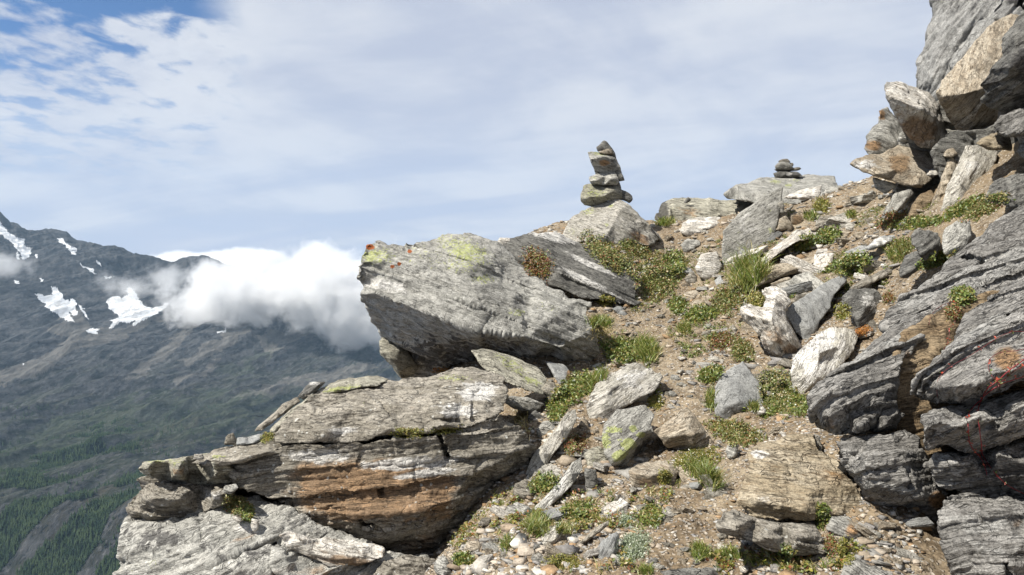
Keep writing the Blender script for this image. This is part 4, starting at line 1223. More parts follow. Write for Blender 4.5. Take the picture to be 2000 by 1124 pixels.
    R('rock_slab', 'smooth grey angular slab resting between the two white boulders', 7.2,
      [(1530, 607, 0), (1546, 592, .1), (1570, 580, .2), (1600, 560, .35), (1626, 545, .45), (1650, 537, .5), (1656, 550, .45), (1628, 580, .25), (1622, 602, .15), (1600, 627, .02), (1596, 642, -.02), (1582, 662, -.08), (1571, 668, -.08), (1555, 650, -.05), (1540, 622, -.02)],
      [(1580, 600, .08), (1585, 640, -.08), (1610, 575, .25)], thick=.5, mat='slate', dip=-30, lean=50, strat=.3, chip=.35, rough=.4)
    R('rock', 'dark blue grey block half sunk in the bank above the cream boulder', 6.5,
      [(1644, 582, .1), (1660, 566, .25), (1690, 561, .4), (1712, 565, .4), (1730, 590, .25), (1726, 616, .1), (1706, 638, 0), (1676, 642, 0), (1662, 618, .05), (1648, 602, .08)],
      [(1662, 580, .05), (1690, 598, -.08), (1676, 622, -.06), (1705, 580, .12)], thick=.6, mat='dark', dip=-35, strat=.5, patches=[('w', 1700, 590, 40, 30, 0, .5)])
    R('boulder', 'cream white boulder beside the dark wall, split by a vertical crack', 6.1,
      [(1545, 702, .1), (1572, 674, .25), (1605, 645, .4), (1626, 640, .4), (1665, 640, .4), (1684, 646, .4), (1664, 690, .2), (1642, 716, .08), (1612, 756, -.02), (1590, 776, -.05), (1565, 777, -.03), (1547, 770, 0), (1543, 735, .02)],
      [(1600, 690, .0), (1597, 720, -.02), (1605, 700, .06), (1570, 740, -.08), (1640, 675, .15), (1590, 755, -.08)],
      thick=.7, mat='pale', dip=-50, lean=20, strat=.35, chip=.6, rough=.5, patches=[('w', 1600, 700, 70, 80, 0, .8)])
    R('rock_slab', 'smooth flat grey slab set in the right side of the path', 5.9,
      [(1396, 757, .0), (1410, 731, .12), (1451, 705, .3), (1461, 720, .25), (1481, 745, .18), (1494, 790, .05), (1470, 801, 0), (1432, 809, -.05), (1421, 823, -.08), (1398, 813, -.07), (1395, 795, -.05)],
      [(1440, 745, .08), (1445, 785, -.05), (1415, 795, -.09)], thick=.3, mat='slate', dip=28, lean=60, strat=.3, chip=.2, rough=.3)
    R('boulder', 'big pale angular boulder left of the path', 6.4,
      [(1141, 802, -.05), (1146, 788, 0), (1163, 753, .15), (1201, 725, .35), (1240, 707, .5), (1266, 717, .48), (1301, 736, .4), (1277, 765, .2), (1232, 787, .05), (1202, 810, -.02), (1182, 827, -.08), (1150, 827, -.08)],
      [(1190, 760, .05), (1230, 745, .18), (1180, 790, -.08), (1250, 735, .3)], thick=.7, mat='pale', dip=-30, lean=20, strat=.5, chip=.6, rough=.5, patches=[('l', 1202, 774, 8, 5, 0, 1.1), ('w', 1230, 740, 50, 30, -30, .5)])
    R('rock_slab', 'grey slab with bright yellow green lichen tilted over a dark hollow', 5.55,
      [(1173, 862, -.05), (1179, 828, .08), (1206, 800, .22), (1262, 790, .35), (1280, 808, .3), (1271, 830, .15), (1276, 843, .1), (1262, 862, .2), (1243, 895, .15), (1236, 914, .1), (1210, 911, -.02), (1195, 909, -.08), (1180, 886, -.08)],
      [(1210, 850, -.05), (1252, 846, .05), (1232, 875, -.08), (1205, 898, -.12), (1240, 815, .15)], thick=.45, mat='grey', dip=-30, lean=40, strat=.2, chip=.2, rough=.3, jag=.6,
      patches=[('l', 1224, 868, 22, 16, 0, 2.3), ('l', 1210, 890, 22, 14, -30, 2.2), ('l', 1183, 862, 14, 24, 0, 2.0), ('l', 1236, 838, 10, 8, 0, 2.2), ('l', 1198, 840, 22, 10, 0, 1.9), ('l', 1250, 850, 12, 7, 0, 2.0), ('d', 1250, 885, 14, 34, 35, 1.2)])  # dark patch puts the cavity shadow into the overhung face's colour
    R('rock', 'tan angular rock with a shadowed front, right of the lichen slab', 5.5,
      [(1277, 842, 0), (1300, 825, .1), (1341, 795, .3), (1356, 812, .25), (1386, 852, .15), (1397, 862, .12), (1372, 882, .02), (1343, 893, .02), (1322, 884, .08), (1304, 874, .05)],
      [(1312, 852, -.06), (1342, 842, -.10), (1357, 848, -.08), (1356, 868, -.06), (1332, 872, .02)], thick=.5, mat='tan', dip=-20, strat=.3, chip=.5, rough=.4)
    R('rock', 'squat brown rock with a pale top below the dark hollow', 4.95,
      [(1227, 920, 0), (1245, 908, .12), (1270, 903, .2), (1305, 900, .25), (1332, 904, .25), (1322, 930, .1), (1316, 957, 0), (1281, 964, -.02), (1242, 967, -.02), (1232, 946, -.02)],
      [(1245, 925, -.06), (1270, 928, -.07), (1300, 922, .0), (1275, 950, -.05)], thick=.5, mat='tan', dip=10, strat=.5, chip=.6, patches=[('b', 1260, 945, 30, 18, 0, .7)])
    R('rock_slab', 'long narrow pale slab leaning against the brown outcrop', 5.75,
      [(1024, 932, -.1), (1040, 890, 0), (1075, 850, .1), (1108, 806, .22), (1124, 800, .25), (1127, 820, .2), (1110, 852, .1), (1086, 882, .02), (1060, 917, -.06), (1036, 937, -.1)],
      [(1060, 885, -.05), (1095, 840, .06)], thick=.22, mat='pale', dip=-55, lean=20, strat=.15, chip=.2, rough=.3, jag=.4, patches=[('b', 1050, 920, 16, 16, 0, .5)])
    R('rock_slab', 'second long leaning slab, grey, at the foot of the stone pile', 5.2,
      [(1040, 995, -.06), (1060, 975, -.02), (1090, 945, .06), (1120, 901, .18), (1138, 891, .22), (1140, 915, .16), (1120, 946, .06), (1090, 977, -.04), (1066, 997, -.08), (1046, 1002, -.08)],
      [(1080, 968, -.06), (1115, 925, .05)], thick=.22, mat='grey', dip=-50, lean=20, strat=.15, chip=.2, rough=.3, jag=.4, patches=[('w', 1090, 950, 60, 30, -50, .5)])
    R('rock', 'small blocky brown stone at the lower end of the leaning pale slab', 5.3, [(998, 966), (1005, 945, .1), (1026, 934, .15), (1041, 946, .12), (1044, 962, .02), (1040, 976, 0), (1020, 982, 0)], thick=.3, mat='brown', chip=.8)
    R('rock', 'greenish grey stone wedged left of the lichen slab', 5.35, [(1138, 888, .05), (1152, 876, .1), (1172, 872, .15), (1193, 890, .1), (1198, 915, .02), (1175, 921, 0), (1147, 911, 0)], thick=.35, mat='lichen', strat=.6)
    R('stone', 'dark upright stone under the wedged greenish stone', 5.3, [(1141, 914), (1166, 918), (1168, 950), (1151, 969), (1143, 950)], thick=.25, mat='dark')
    R('rock_slab', 'leaf shaped flat slab with yellow lichen leaning under the big boulder', 6.6,
      [(917, 684, .15), (950, 682, .28), (1000, 696, .3), (1050, 718, .28), (1069, 741, .2), (1063, 771, 0), (1030, 763, -.08), (980, 743, -.1), (941, 716, -.02)],
      [(960, 705, .08), (1020, 735, .08)], thick=.2, mat='lichen', dip=20, lean=55, strat=.3, chip=.25, rough=.3, patches=[('l', 1010, 718, 40, 14, 25, .9), ('l', 1040, 745, 26, 8, 20, 1.1), ('l', 985, 702, 22, 10, 20, .7)], auto=False)
    R('rock_slab', 'shadowed flat stone below the leaf shaped slab', 6.5, [(985, 772), (1030, 776), (1066, 792), (1042, 806), (1005, 800), (985, 788)], thick=.35, mat='grey', strat=.5, auto=False)
    R('rock_slab', 'plain small grey slab with a rusty right edge beside the leaf shaped slab', 6.9, [(1064, 705, .15), (1100, 711, .2), (1112, 722, .15), (1119, 746, 0), (1095, 753, -.05), (1078, 731, 0)], thick=.14, mat='slate', strat=.2, chip=.2, patches=[('b', 1114, 735, 10, 18, 0, 1.3)])
    R('rock', 'brown broken rock behind the leaf shaped slab', 6.75, [(1055, 760), (1070, 742), (1095, 755), (1112, 770), (1100, 790), (1075, 790)], thick=.4, mat='brown', strat=.8)
    R('rock', 'small grey rock in the gap between outcrop and leaning slab', 6.1, [(1047, 842, 0), (1060, 823, .1), (1084, 820, .12), (1089, 845, .02), (1070, 862, 0), (1050, 856, 0)], thick=.35, mat='grey')
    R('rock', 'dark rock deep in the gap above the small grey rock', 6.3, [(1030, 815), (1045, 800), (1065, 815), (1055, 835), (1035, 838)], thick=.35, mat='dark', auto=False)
    R('stone', 'flat tan stones tucked under the big pale boulder', 6.0, [(1146, 842), (1165, 838), (1175, 848), (1160, 856), (1146, 852)], thick=.2, mat='tan')
    R('rock', 'brown stone between the pale boulder and the leaning slab', 6.1, [(1130, 830), (1138, 812), (1150, 822), (1150, 845), (1135, 848)], thick=.3, mat='tan')
    R('stone', 'white stone on the path in front of the standing slab', 10.2, [(1357, 522), (1366, 497, .1), (1400, 491, .15), (1411, 520, .05), (1400, 546), (1380, 551), (1361, 536)], thick=.5, mat='quartz', chip=.9)
    R('stone', 'brown flat rock below the white stone on the path', 10.0, [(1335, 545), (1350, 530, .1), (1362, 540, .1), (1366, 552), (1345, 558)], thick=.35, mat='brown')
    R('stone', 'tan triangular rock poking out of the turf at the right edge of the path', 8.9, [(1374, 590), (1378, 578, .1), (1392, 577, .1), (1410, 596, .05), (1414, 607), (1385, 600)], thick=.3, mat='tan', dip=30, strat=.6)
    R('stone', 'low flat tan rock forming a step in the path', 9.3, [(1325, 590, .0), (1335, 572, .2), (1365, 565, .3), (1370, 578, .2), (1350, 592, 0)], thick=.3, mat='tan', strat=.6)
    R('stone', 'second flat rock of the path step, next to the triangular rock', 9.1, [(1346, 602), (1356, 588, .15), (1376, 582, .2), (1378, 596, .1), (1360, 606)], thick=.3, mat='tan', strat=.6)
    R('stone', 'grey flat stone beside the dark ledge at the left edge of the path', 9.0, [(1193, 603), (1205, 597, .1), (1216, 600, .1), (1226, 616), (1217, 624), (1205, 612)], thick=.2, mat='slate', strat=.3)
    R('stone', 'grey stone set in the path below the white quartz block', 11.3, [(1326, 478), (1342, 466, .15), (1368, 470, .1), (1370, 480, 0), (1350, 490), (1338, 496)], thick=.4, mat='grey')
    R('stone', 'pale flat stone at the left edge of the path below the leafy bank', 9.0, [(1250, 596), (1262, 590, .1), (1272, 597, .05), (1268, 606), (1255, 604)], thick=.15, mat='pale')


def build_outcrop():
    AUTO[0] = False
    _outcrop()


def _outcrop():
    """the brown layered outcrop at lower left"""
    root = outcrop_root('rock_outcrop', 'large brown layered rock outcrop filling the lower left, moss in its cracks', (-1.1, 5.2, -3.6), 'rock outcrop')
    P = dict(parent=root)
    R('cap_bed', None, 5.05,
      [(552, 862, .05), (560, 838, .15), (585, 802, .25), (604, 772, .4), (636, 758, .6), (700, 752, .75), (760, 746, .85), (830, 738, .95), (852, 731, 1.0), (880, 724, 1.1), (930, 722, 1.1), (975, 740, .9), (986, 765, .6), (981, 802, .3), (940, 822, .15), (900, 836, .1), (860, 842, .05), (800, 847, 0), (750, 852, 0), (690, 860, 0), (640, 862, 0)],
      [(620, 815, .12), (690, 800, .2), (760, 795, .25), (830, 790, .25), (900, 780, .35), (640, 850, -.05), (760, 838, -.06), (860, 828, -.04), (940, 790, .3), (700, 765, .55), (880, 740, .8)],
      thick=1.2, mat='brown', dip=-2, lean=25, strat=.9, chip=.9, rough=.8,
      patches=[('l', 880, 738, 60, 10, 0, .9), ('l', 700, 790, 30, 16, 0, .7), ('w', 930, 765, 40, 24, 0, .9), ('w', 880, 800, 50, 20, 0, .7), ('b', 720, 800, 120, 20, 0, .3), ('l', 620, 800, 40, 16, -40, .6), ('w', 660, 840, 60, 14, 0, .6)], **P)
    R('brown_bed', None, 4.95,
      [(555, 866, .12), (640, 867, .06), (760, 857, .06), (860, 845, .08), (940, 824, .18), (985, 804, .35), (1008, 830, .4), (1032, 868, .45), (1040, 900, .5), (1012, 922, .55), (962, 938, .5), (945, 975, .45), (935, 1010, .45), (905, 1040, .4), (885, 1090, .35), (790, 1095, .25), (700, 1060, .1), (600, 1020, .05), (560, 990, .05), (500, 965, .05), (462, 935, .1), (480, 900, .1), (520, 880, .1)],
      [(600, 895, .10), (700, 890, .08), (800, 880, .08), (900, 865, .14), (960, 870, .2), (630, 988, -.05), (720, 1008, -.12), (820, 1004, -.12), (895, 968, .02), (885, 1015, .1), (770, 1052, .02), (850, 1050, .14), (930, 920, .1), (1000, 880, .22), (680, 1035, .0), (960, 905, .15)],
      thick=1.4, mat='brown', dip=-4, lean=25, strat=1.0, chip=.9, rough=.8,
      patches=[('b', 740, 960, 190, 75, 0, 1.0), ('b', 880, 900, 60, 40, 0, .4), ('w', 800, 905, 110, 16, -4, .9), ('w', 830, 925, 60, 10, -8, 1.0), ('w', 620, 890, 80, 18, 0, .7), ('b', 700, 905, 60, 30, 0, .5), ('b', 820, 1060, 80, 30, 0, .4)], **P)
    R('rock_ledge', None, 4.75,
      [(266, 920, .15), (275, 903, .25), (330, 898, .35), (400, 886, .5), (442, 880, .55), (472, 888, .5), (478, 912, .3), (468, 938, .35), (430, 945, .45), (380, 950, .5), (330, 940, .45), (285, 930, .35)],
      [(285, 915, -.02), (350, 912, -.05), (420, 905, .05), (350, 935, .25), (420, 930, .15)], thick=.9, mat='lichen', dip=-3, lean=30, strat=1.4, chip=.5,
      patches=[('l', 320, 902, 50, 8, 0, .9), ('l', 430, 890, 40, 8, 0, .9), ('b', 350, 925, 80, 20, 0, .5)], **P)
    R('thin_ledge', None, 4.9, [(372, 905), (400, 890, .15), (440, 872, .3), (500, 860, .4), (560, 846, .4), (566, 880, .15), (500, 895, .05), (465, 906, 0), (420, 915, 0)], thick=.7, mat='brown', dip=-5, strat=1.5, patches=[('l', 425, 893, 26, 7, 0, 1.1)], **P)
    R('rock_ledge', None, 4.75,
      [(250, 990, .1), (262, 968, .2), (285, 945, .35), (340, 945, .4), (400, 948, .45), (445, 940, .45), (466, 955, .35), (445, 986, .1), (400, 1002, .15), (360, 1010, .25), (330, 1030, .3), (290, 1026, .25), (262, 1012, .15)],
      [(290, 975, .0), (350, 975, .02), (420, 968, .06), (300, 1005, .08)], thick=.9, mat='brown', dip=8, lean=30, strat=1.2, chip=.7, patches=[('l', 265, 990, 20, 20, 0, .5), ('w', 420, 970, 30, 14, 0, .6)], **P)
    R('base_face', None, 4.6,
      [(215, 1260, .2), (226, 1124, .12), (238, 1072, .15), (246, 1040, .2), (250, 1012, .3), (272, 1022, .3), (325, 1018, .35), (370, 992, .45), (430, 978, .5), (500, 968, .5), (560, 992, .4), (640, 1040, .3), (740, 1070, .3), (830, 1088, .35), (845, 1124, .3), (850, 1260, .2)],
      [(300, 1060, .02), (380, 1030, .1), (460, 1010, .2), (300, 1124, -.08), (420, 1100, -.12), (540, 1060, .0), (560, 1124, -.15), (680, 1110, -.02), (400, 1200, -.2), (650, 1200, -.15)],
      thick=1.4, mat='boulder', dip=-22, lean=35, strat=.8, chip=.8, rough=.8,
      patches=[('w', 620, 1045, 60, 14, 12, .5), ('w', 560, 1100, 30, 10, 0, .5), ('w', 340, 1110, 60, 20, -30, .35), ('b', 380, 1090, 60, 24, -25, .5), ('d', 300, 1060, 50, 40, 0, .8), ('d', 470, 1090, 80, 40, 0, .5), ('b', 480, 1050, 50, 20, -10, .6), ('b', 600, 1110, 110, 30, 0, .6), ('b', 440, 1040, 60, 20, 10, .5), ('w', 400, 1050, 90, 20, -25, .35), ('l', 300, 1100, 20, 10, 0, .7), ('d', 370, 1000, 60, 20, 0, .4), ('w', 480, 1030, 50, 16, 10, .7)], **P)
    R('quartz_band', None, 4.55, [(543, 1046, 0), (560, 1038, .1), (600, 1050, .15), (680, 1056, .2), (752, 1066, .2), (754, 1088, .05), (700, 1106, 0), (645, 1106, 0), (590, 1086, 0), (556, 1066, 0)], thick=.5, mat='quartz', dip=10, strat=.7, chip=.9, patches=[('b', 650, 1092, 100, 16, 8, .7)], **P)
    R('grey_lens', None, 4.75, [(545, 1035), (555, 1020, .1), (600, 1028, .1), (640, 1040, .1), (620, 1056, 0), (570, 1050, 0)], thick=.4, mat='grey', strat=.6, **P)
    R('rock_lobe', None, 4.55, [(725, 1124, 0), (745, 1098, .05), (790, 1085, .15), (850, 1092, .2), (862, 1110, .2), (850, 1140, .1), (800, 1180, 0), (740, 1180, 0)], thick=.8, mat='brown', strat=.7, **P)
    R('rusty_knob', None, 5.2, [(880, 1030, .1), (895, 985, .1), (930, 950, .1), (960, 945, .2), (950, 985, .2), (930, 1020, .3), (905, 1050, .3)], thick=.7, mat='brown', strat=.6, **P)
    R('rock_core', None, 5.6, [(285, 940), (420, 900), (540, 850), (620, 800), (900, 790), (980, 850), (940, 980), (860, 1060), (560, 1040), (420, 1010), (300, 1010)], thick=1.1, mat='brown', strat=.9, bul=.02, **P)
    # loose pieces that only rest on the outcrop
    R('rock_slab', 'rusty thin slab, leftmost of the three leaning on the outcrop shoulder', 5.35, [(494, 845, -.05), (507, 830, 0), (560, 785, .2), (580, 776, .25), (586, 786, .22), (545, 816, .08), (512, 842, -.04)], thick=.14, mat='brown', dip=-38, lean=10, strat=.7, chip=.3, rough=.3)
    R('rock_slab', 'dark thin slab, middle one of the three leaning on the outcrop shoulder', 5.2, [(522, 846, -.05), (528, 838, 0), (555, 812, .1), (612, 766, .3), (613, 778, .28), (585, 805, .15), (560, 828, .05), (540, 844, -.02)], thick=.16, mat='lichen', dip=-38, lean=10, strat=.7, chip=.3, rough=.3)
    R('rock_slab', 'short dark slab, uppermost of the three leaning on the outcrop shoulder', 5.5, [(580, 776), (592, 760, .1), (606, 746, .15), (636, 746, .2), (628, 756, .15), (610, 768, .05), (592, 782, 0)], thick=.2, mat='dark', dip=-35, strat=.8, chip=.3, rough=.3, patches=[('w', 615, 750, 20, 6, 0, .8)])
    R('rock_slab', 'flat lichen topped slab lying along the top edge of the outcrop', 5.6, [(628, 768, -.05), (636, 755, .1), (660, 742, .25), (720, 734, .35), (748, 737, .35), (762, 742, .3), (742, 752, .1), (692, 760, 0), (640, 769, -.05)], thick=.35, mat='lichen', dip=-4, lean=60, strat=.6, chip=.3, rough=.3, patches=[('l', 665, 760, 50, 7, -6, 1)])
    R('stone', 'small square block on the outcrop edge against the valley', 5.15, [(437, 870), (440, 852), (456, 844, .05), (462, 858, .05), (462, 870)], thick=.15, mat='brown', strat=.3)
    R('rock_slab', 'flat smooth slab on the outcrop below the leaning slabs', 5.1, [(459, 870, 0), (462, 856, .1), (520, 847, .2), (524, 852, .15), (500, 866, .02), (475, 871, 0)], thick=.25, mat='slate', strat=.3, chip=.2)
    R('stone', 'small pale cube of stone on the upper left ledge', 4.85, [(377, 898), (379, 887), (396, 886), (400, 896), (390, 899)], thick=.1, mat='pale', strat=0)
    R('stone', 'grey rounded stone wedged below the ledges of the outcrop', 4.75, [(434, 962), (437, 949, .05), (460, 944, .05), (466, 953), (452, 966)], thick=.2, mat='grey')
    R('stone', 'white quartz cube in the mossy hollow of the outcrop', 4.62, [(452, 1012), (458, 1000, .04), (472, 1003, .04), (474, 1018), (462, 1022)], thick=.12, mat='quartz', strat=.1)
    R('stone', 'second white stone below the mossy hollow of the outcrop', 4.6, [(488, 1030), (492, 1012, .04), (506, 1016, .04), (505, 1036), (494, 1040)], thick=.12, mat='quartz', strat=.1)


def build_wall():
    root = outcrop_root('rock_wall', 'dark fractured rock wall rising along the right edge above the path', (1.9, 3.4, -1.2), 'rock wall')
    P = dict(parent=root)
    # the mass behind the joints
    R('joint_face', None, 3.75, [(1700, 800), (1740, 700), (1760, 655, .2), (1840, 600, .3), (2140, 520, .3), (2140, 1240), (1900, 1240), (1780, 1080), (1700, 980)], [(1800, 720, .05), (1830, 900, .0), (1900, 800, .1), (2000, 900, .1)],
      thick=1.2, mat='recess', dip=-8, lean=10, strat=.5, chip=.5, rough=.5, bul=.02, **P)
    R('rock_lobe', None, 3.55,
      [(1588, 778, .02), (1602, 762, .1), (1622, 735, .2), (1650, 712, .3), (1690, 685, .42), (1722, 655, .55), (1742, 636, .6), (1790, 612, .75), (1838, 606, .8), (1850, 625, .7), (1830, 655, .45), (1790, 668, .3), (1780, 690, .2), (1762, 720, .1), (1752, 760, .1), (1750, 790, .08), (1768, 812, .1), (1752, 842, .15), (1700, 846, .15), (1655, 850, .12), (1625, 852, .1), (1598, 838, .08), (1590, 810, .02)],
      [(1630, 765, -.03), (1618, 815, -.06), (1680, 730, .1), (1700, 765, -.03), (1740, 690, .2), (1650, 790, -.04), (1660, 808, .07), (1720, 800, .06), (1715, 785, -.02), (1680, 832, -.05), (1735, 760, .03), (1730, 832, -.02), (1790, 640, .45)],
      thick=.9, mat='wall', dip=-28, lean=-40, strat=1.1, chip=1.0, rough=.8,
      patches=[('w', 1760, 660, 50, 24, -30, .7), ('w', 1680, 690, 60, 16, -30, .6), ('b', 1620, 830, 20, 40, -10, .7), ('w', 1780, 650, 40, 18, -30, .7), ('b', 1770, 700, 12, 40, 10, .6)], **P)
    R('rock_block', None, 3.45,
      [(1630, 858, .12), (1660, 852, .1), (1720, 848, .1), (1772, 838, .12), (1800, 850, .12), (1800, 880, .05), (1822, 920, .05), (1842, 955, .08), (1850, 985, .15), (1815, 1006, .2), (1760, 1000, .25), (1700, 990, .25), (1672, 950, .15), (1645, 905, .1)],
      [(1680, 882, .08), (1690, 890, -.06), (1760, 885, -.06), (1700, 925, -.08), (1780, 940, -.10), (1740, 960, -.06), (1700, 958, .0), (1800, 975, -.02), (1660, 880, .06), (1760, 862, .12)],
      thick=.9, mat='wall', dip=-10, lean=-20, strat=1.35, chip=1.0, rough=.8, patches=[('b', 1830, 975, 26, 26, 0, 1.0), ('w', 1760, 955, 90, 10, 12, .7), ('b', 1690, 975, 40, 20, 0, .6)], **P)
    R('rock_foot', None, 3.62, [(1655, 985), (1690, 978), (1760, 992), (1835, 990), (1850, 1050), (1850, 1140), (1790, 1080), (1720, 1040), (1680, 1010)], thick=.8, mat='dark', dip=-8, strat=.6, patches=[('b', 1740, 1010, 60, 30, 0, .8)], **P)  # shaded underside of the wall: shade put in as darker stone colour
    R('rock_lobe', None, 3.15,
      [(1788, 772, .12), (1800, 745, .12), (1822, 718, .18), (1848, 692, .25), (1872, 640, .4), (1900, 600, .55), (1960, 562, .75), (2130, 485, 1.1), (2130, 720, .1), (1990, 745, .08), (1945, 772, .12), (1900, 792, .2), (1840, 792, .2), (1800, 785, .15)],
      [(1840, 755, -.05), (1900, 745, -.06), (1880, 700, .05), (1960, 720, -.06), (1950, 660, .15), (2050, 690, -.05), (2050, 600, .3), (1860, 775, .0), (1930, 765, .0)],
      thick=1.0, mat='wall', dip=-26, lean=-40, strat=1.35, chip=.8, rough=.8, patches=[('b', 1965, 700, 40, 26, -20, .9), ('w', 1900, 650, 80, 20, -30, .5)], **P)
    R('rock_rib', None, 3.12,
      [(1793, 822, .08), (1812, 802, .15), (1850, 792, .25), (1900, 790, .3), (1945, 778, .28), (2130, 725, .25), (2130, 830, .0), (2000, 850, .05), (1940, 868, .1), (1900, 890, .15), (1868, 880, .15), (1838, 868, .12), (1815, 880, .1), (1800, 850, .06)],
      [(1830, 822, -.04), (1870, 835, -.05), (1920, 810, .02), (1900, 850, .02), (1990, 800, -.02), (2060, 790, -.05), (1960, 835, .0)],
      thick=.9, mat='wall', dip=-20, lean=-25, strat=1.65, chip=.9, rough=.8, patches=[('w', 1880, 800, 70, 12, -8, .7)], **P)
    R('rock_face', None, 3.2,
      [(1812, 905, .1), (1835, 880, .12), (1860, 880, .15), (1920, 876, .2), (1980, 858, .2), (2130, 835, .15), (2130, 985, .15), (1990, 978, .2), (1930, 972, .2), (1880, 965, .15), (1830, 945, .12)],
      [(1880, 900, .0), (1950, 885, .0), (1930, 930, .1), (2020, 905, .0), (2040, 950, .08)], thick=.8, mat='wall', dip=-10, lean=25, strat=1.80, chip=.9, rough=.8, patches=[('d', 1940, 930, 100, 50, 0, .5)], **P)
    R('rock_block', None, 2.95,
      [(1832, 1000, .15), (1845, 975, .2), (1880, 966, .3), (1940, 970, .3), (2130, 960, .3), (2130, 1260, -.1), (1900, 1260, .0), (1868, 1124, .05), (1845, 1060, .08)],
      [(1880, 1010, .05), (1960, 1000, .1), (1900, 1060, -.02), (2000, 1060, -.05), (1960, 1130, -.1), (2050, 1020, .02)], thick=.9, mat='wall', dip=-6, lean=-30, strat=1.50, chip=.8, rough=.8, patches=[('w', 1920, 1020, 90, 30, 0, .7), ('b', 1985, 1020, 20, 20, 0, .6), ('w', 1950, 1070, 90, 20, 5, .6)], **P)
    R('rock_cap', None, 4.6,
      [(1735, 640, -.15), (1745, 608, .05), (1775, 575, .2), (1805, 552, .35), (1840, 530, .5), (1868, 498, .7), (1905, 470, .9), (1945, 432, 1.1), (1985, 405, 1.25), (2130, 360, 1.5), (2130, 580, -.1), (2000, 620, -.4), (1930, 645, -.6), (1870, 665, -.65), (1820, 655, -.45), (1780, 645, -.3)],
      [(1800, 595, .0), (1850, 570, .1), (1900, 520, .4), (1950, 500, .5), (1960, 560, .0), (1880, 600, -.25), (2050, 450, .8), (2050, 540, .1), (1930, 470, .75)],
      thick=1.2, mat='wall', dip=-30, lean=-40, strat=1.65, chip=.8, rough=.8,
      patches=[('w', 1940, 530, 90, 20, -22, 1.0), ('w', 1870, 545, 60, 16, -28, .8), ('w', 1790, 590, 60, 18, -25, .8), ('w', 1985, 495, 50, 20, -20, .9), ('d', 1960, 575, 90, 12, -20, .6)], **P)
    R('block', 'dark jutting block of stone above the rock wall beside the grass', 6.2,
      [(1778, 462, .1), (1785, 450, .2), (1802, 448, .25), (1834, 454, .25), (1839, 480, .1), (1824, 505, 0), (1796, 512, 0), (1790, 488, .02), (1780, 478, .05)], [(1805, 478, -.06), (1820, 470, .02)], thick=.4, mat='dark', dip=-30, strat=1.1, cat='rock')
    R('block', 'smaller dark block of stone below the jutting dark block', 6.0, [(1757, 520, .1), (1765, 502, .15), (1790, 490, .2), (1802, 506, .1), (1795, 528, 0), (1770, 545, 0), (1758, 545, 0)], thick=.35, mat='dark', dip=-20, strat=.8, cat='rock')
    R('rock', 'angular light grey rock right of the jutting dark block', 5.8, [(1838, 480, .05), (1845, 448, .2), (1870, 430, .35), (1896, 428, .4), (1898, 462, .15), (1885, 485, .02), (1862, 500, 0), (1846, 498, 0)], thick=.45, mat='grey', dip=-35, strat=.7)
    R('rock_slab', 'pale lilac grey flat slab among the grass left of the dark blocks', 7.6, [(1685, 486, 0), (1705, 470, .1), (1722, 461, .25), (1762, 458, .3), (1745, 472, .15), (1715, 484, .02), (1700, 490, 0)], thick=.25, mat='slate', dip=-15, strat=.4, patches=[('w', 1720, 474, 40, 16, 0, .8)])
    R('rock_slab', 'brown grey layered slab below the lilac slab, half covered by turf', 7.0, [(1655, 566, 0), (1680, 548, .1), (1720, 530, .2), (1755, 520, .25), (1745, 535, .15), (1710, 552, .05), (1680, 566, 0)], thick=.3, mat='brown', dip=-25, strat=1.0)
    AUTO[0] = True
    # ochre rock at the foot of the wall
    R('rock', 'broad ochre and grey weathered rock at the foot of the dark wall', 3.85,
      [(1433, 985, .0), (1445, 955, .08), (1468, 905, .22), (1462, 880, .35), (1490, 866, .42), (1540, 850, .5), (1592, 848, .5), (1602, 880, .4), (1642, 902, .3), (1672, 950, .15), (1690, 990, .08), (1655, 1003, .02), (1605, 1014, -.02), (1570, 1018, -.02), (1512, 1012, 0), (1465, 1006, 0)],
      [(1490, 930, .1), (1480, 975, -.03), (1540, 940, .08), (1530, 990, -.06), (1590, 960, .02), (1570, 1000, -.08), (1620, 950, .08), (1520, 890, .28)],
      thick=.7, mat='ochre', lift=.14, dip=6, lean=30, strat=.8, chip=.8, rough=.6, patches=[('w', 1470, 960, 44, 50, 0, .4), ('w', 1480, 890, 26, 14, 0, .8), ('d', 1465, 985, 34, 20, 0, .5), ('b', 1620, 940, 60, 50, 0, .3), ('w', 1560, 985, 30, 20, 0, .5)])
    R('rock', 'split layered brown rock under the ochre rock', 3.75,
      [(1399, 1012, .02), (1410, 998, .08), (1430, 996, .12), (1460, 1008, .1), (1520, 1020, .1), (1560, 1024, .1), (1596, 1026, .1), (1612, 1058, .02), (1605, 1080, 0), (1545, 1086, 0), (1500, 1076, .02), (1450, 1052, .04), (1412, 1042, .02)],
      [(1440, 1028, -.05), (1500, 1045, -.05), (1560, 1052, -.06)], thick=.5, mat='brown', lift=.1, dip=14, lean=30, strat=1.2, chip=.6, rough=.5)
    R('rock', 'grey streaked stone between the ochre rock and the dark foot of the wall', 3.6, [(1612, 1032), (1625, 1008, .1), (1660, 1010, .15), (1685, 1045, .02), (1660, 1060, 0), (1625, 1050, 0)], thick=.35, mat='grey', dip=25, strat=.9, patches=[('b', 1665, 1035, 20, 20, 0, .8)])
    R('stone', 'small grey block resting in the angle below the dark wall', 3.62, [(1648, 1005), (1668, 986, .06), (1690, 1005, .02), (1682, 1020), (1660, 1020)], thick=.18, mat='grey', auto=False)
    R('rock_slab', 'grey streaked slab at the bottom edge below the dark wall', 3.05, [(1636, 1130), (1660, 1082, .1), (1700, 1105, .1), (1745, 1120, .05), (1770, 1170), (1650, 1170)], thick=.3, mat='grey', dip=35, strat=.9)
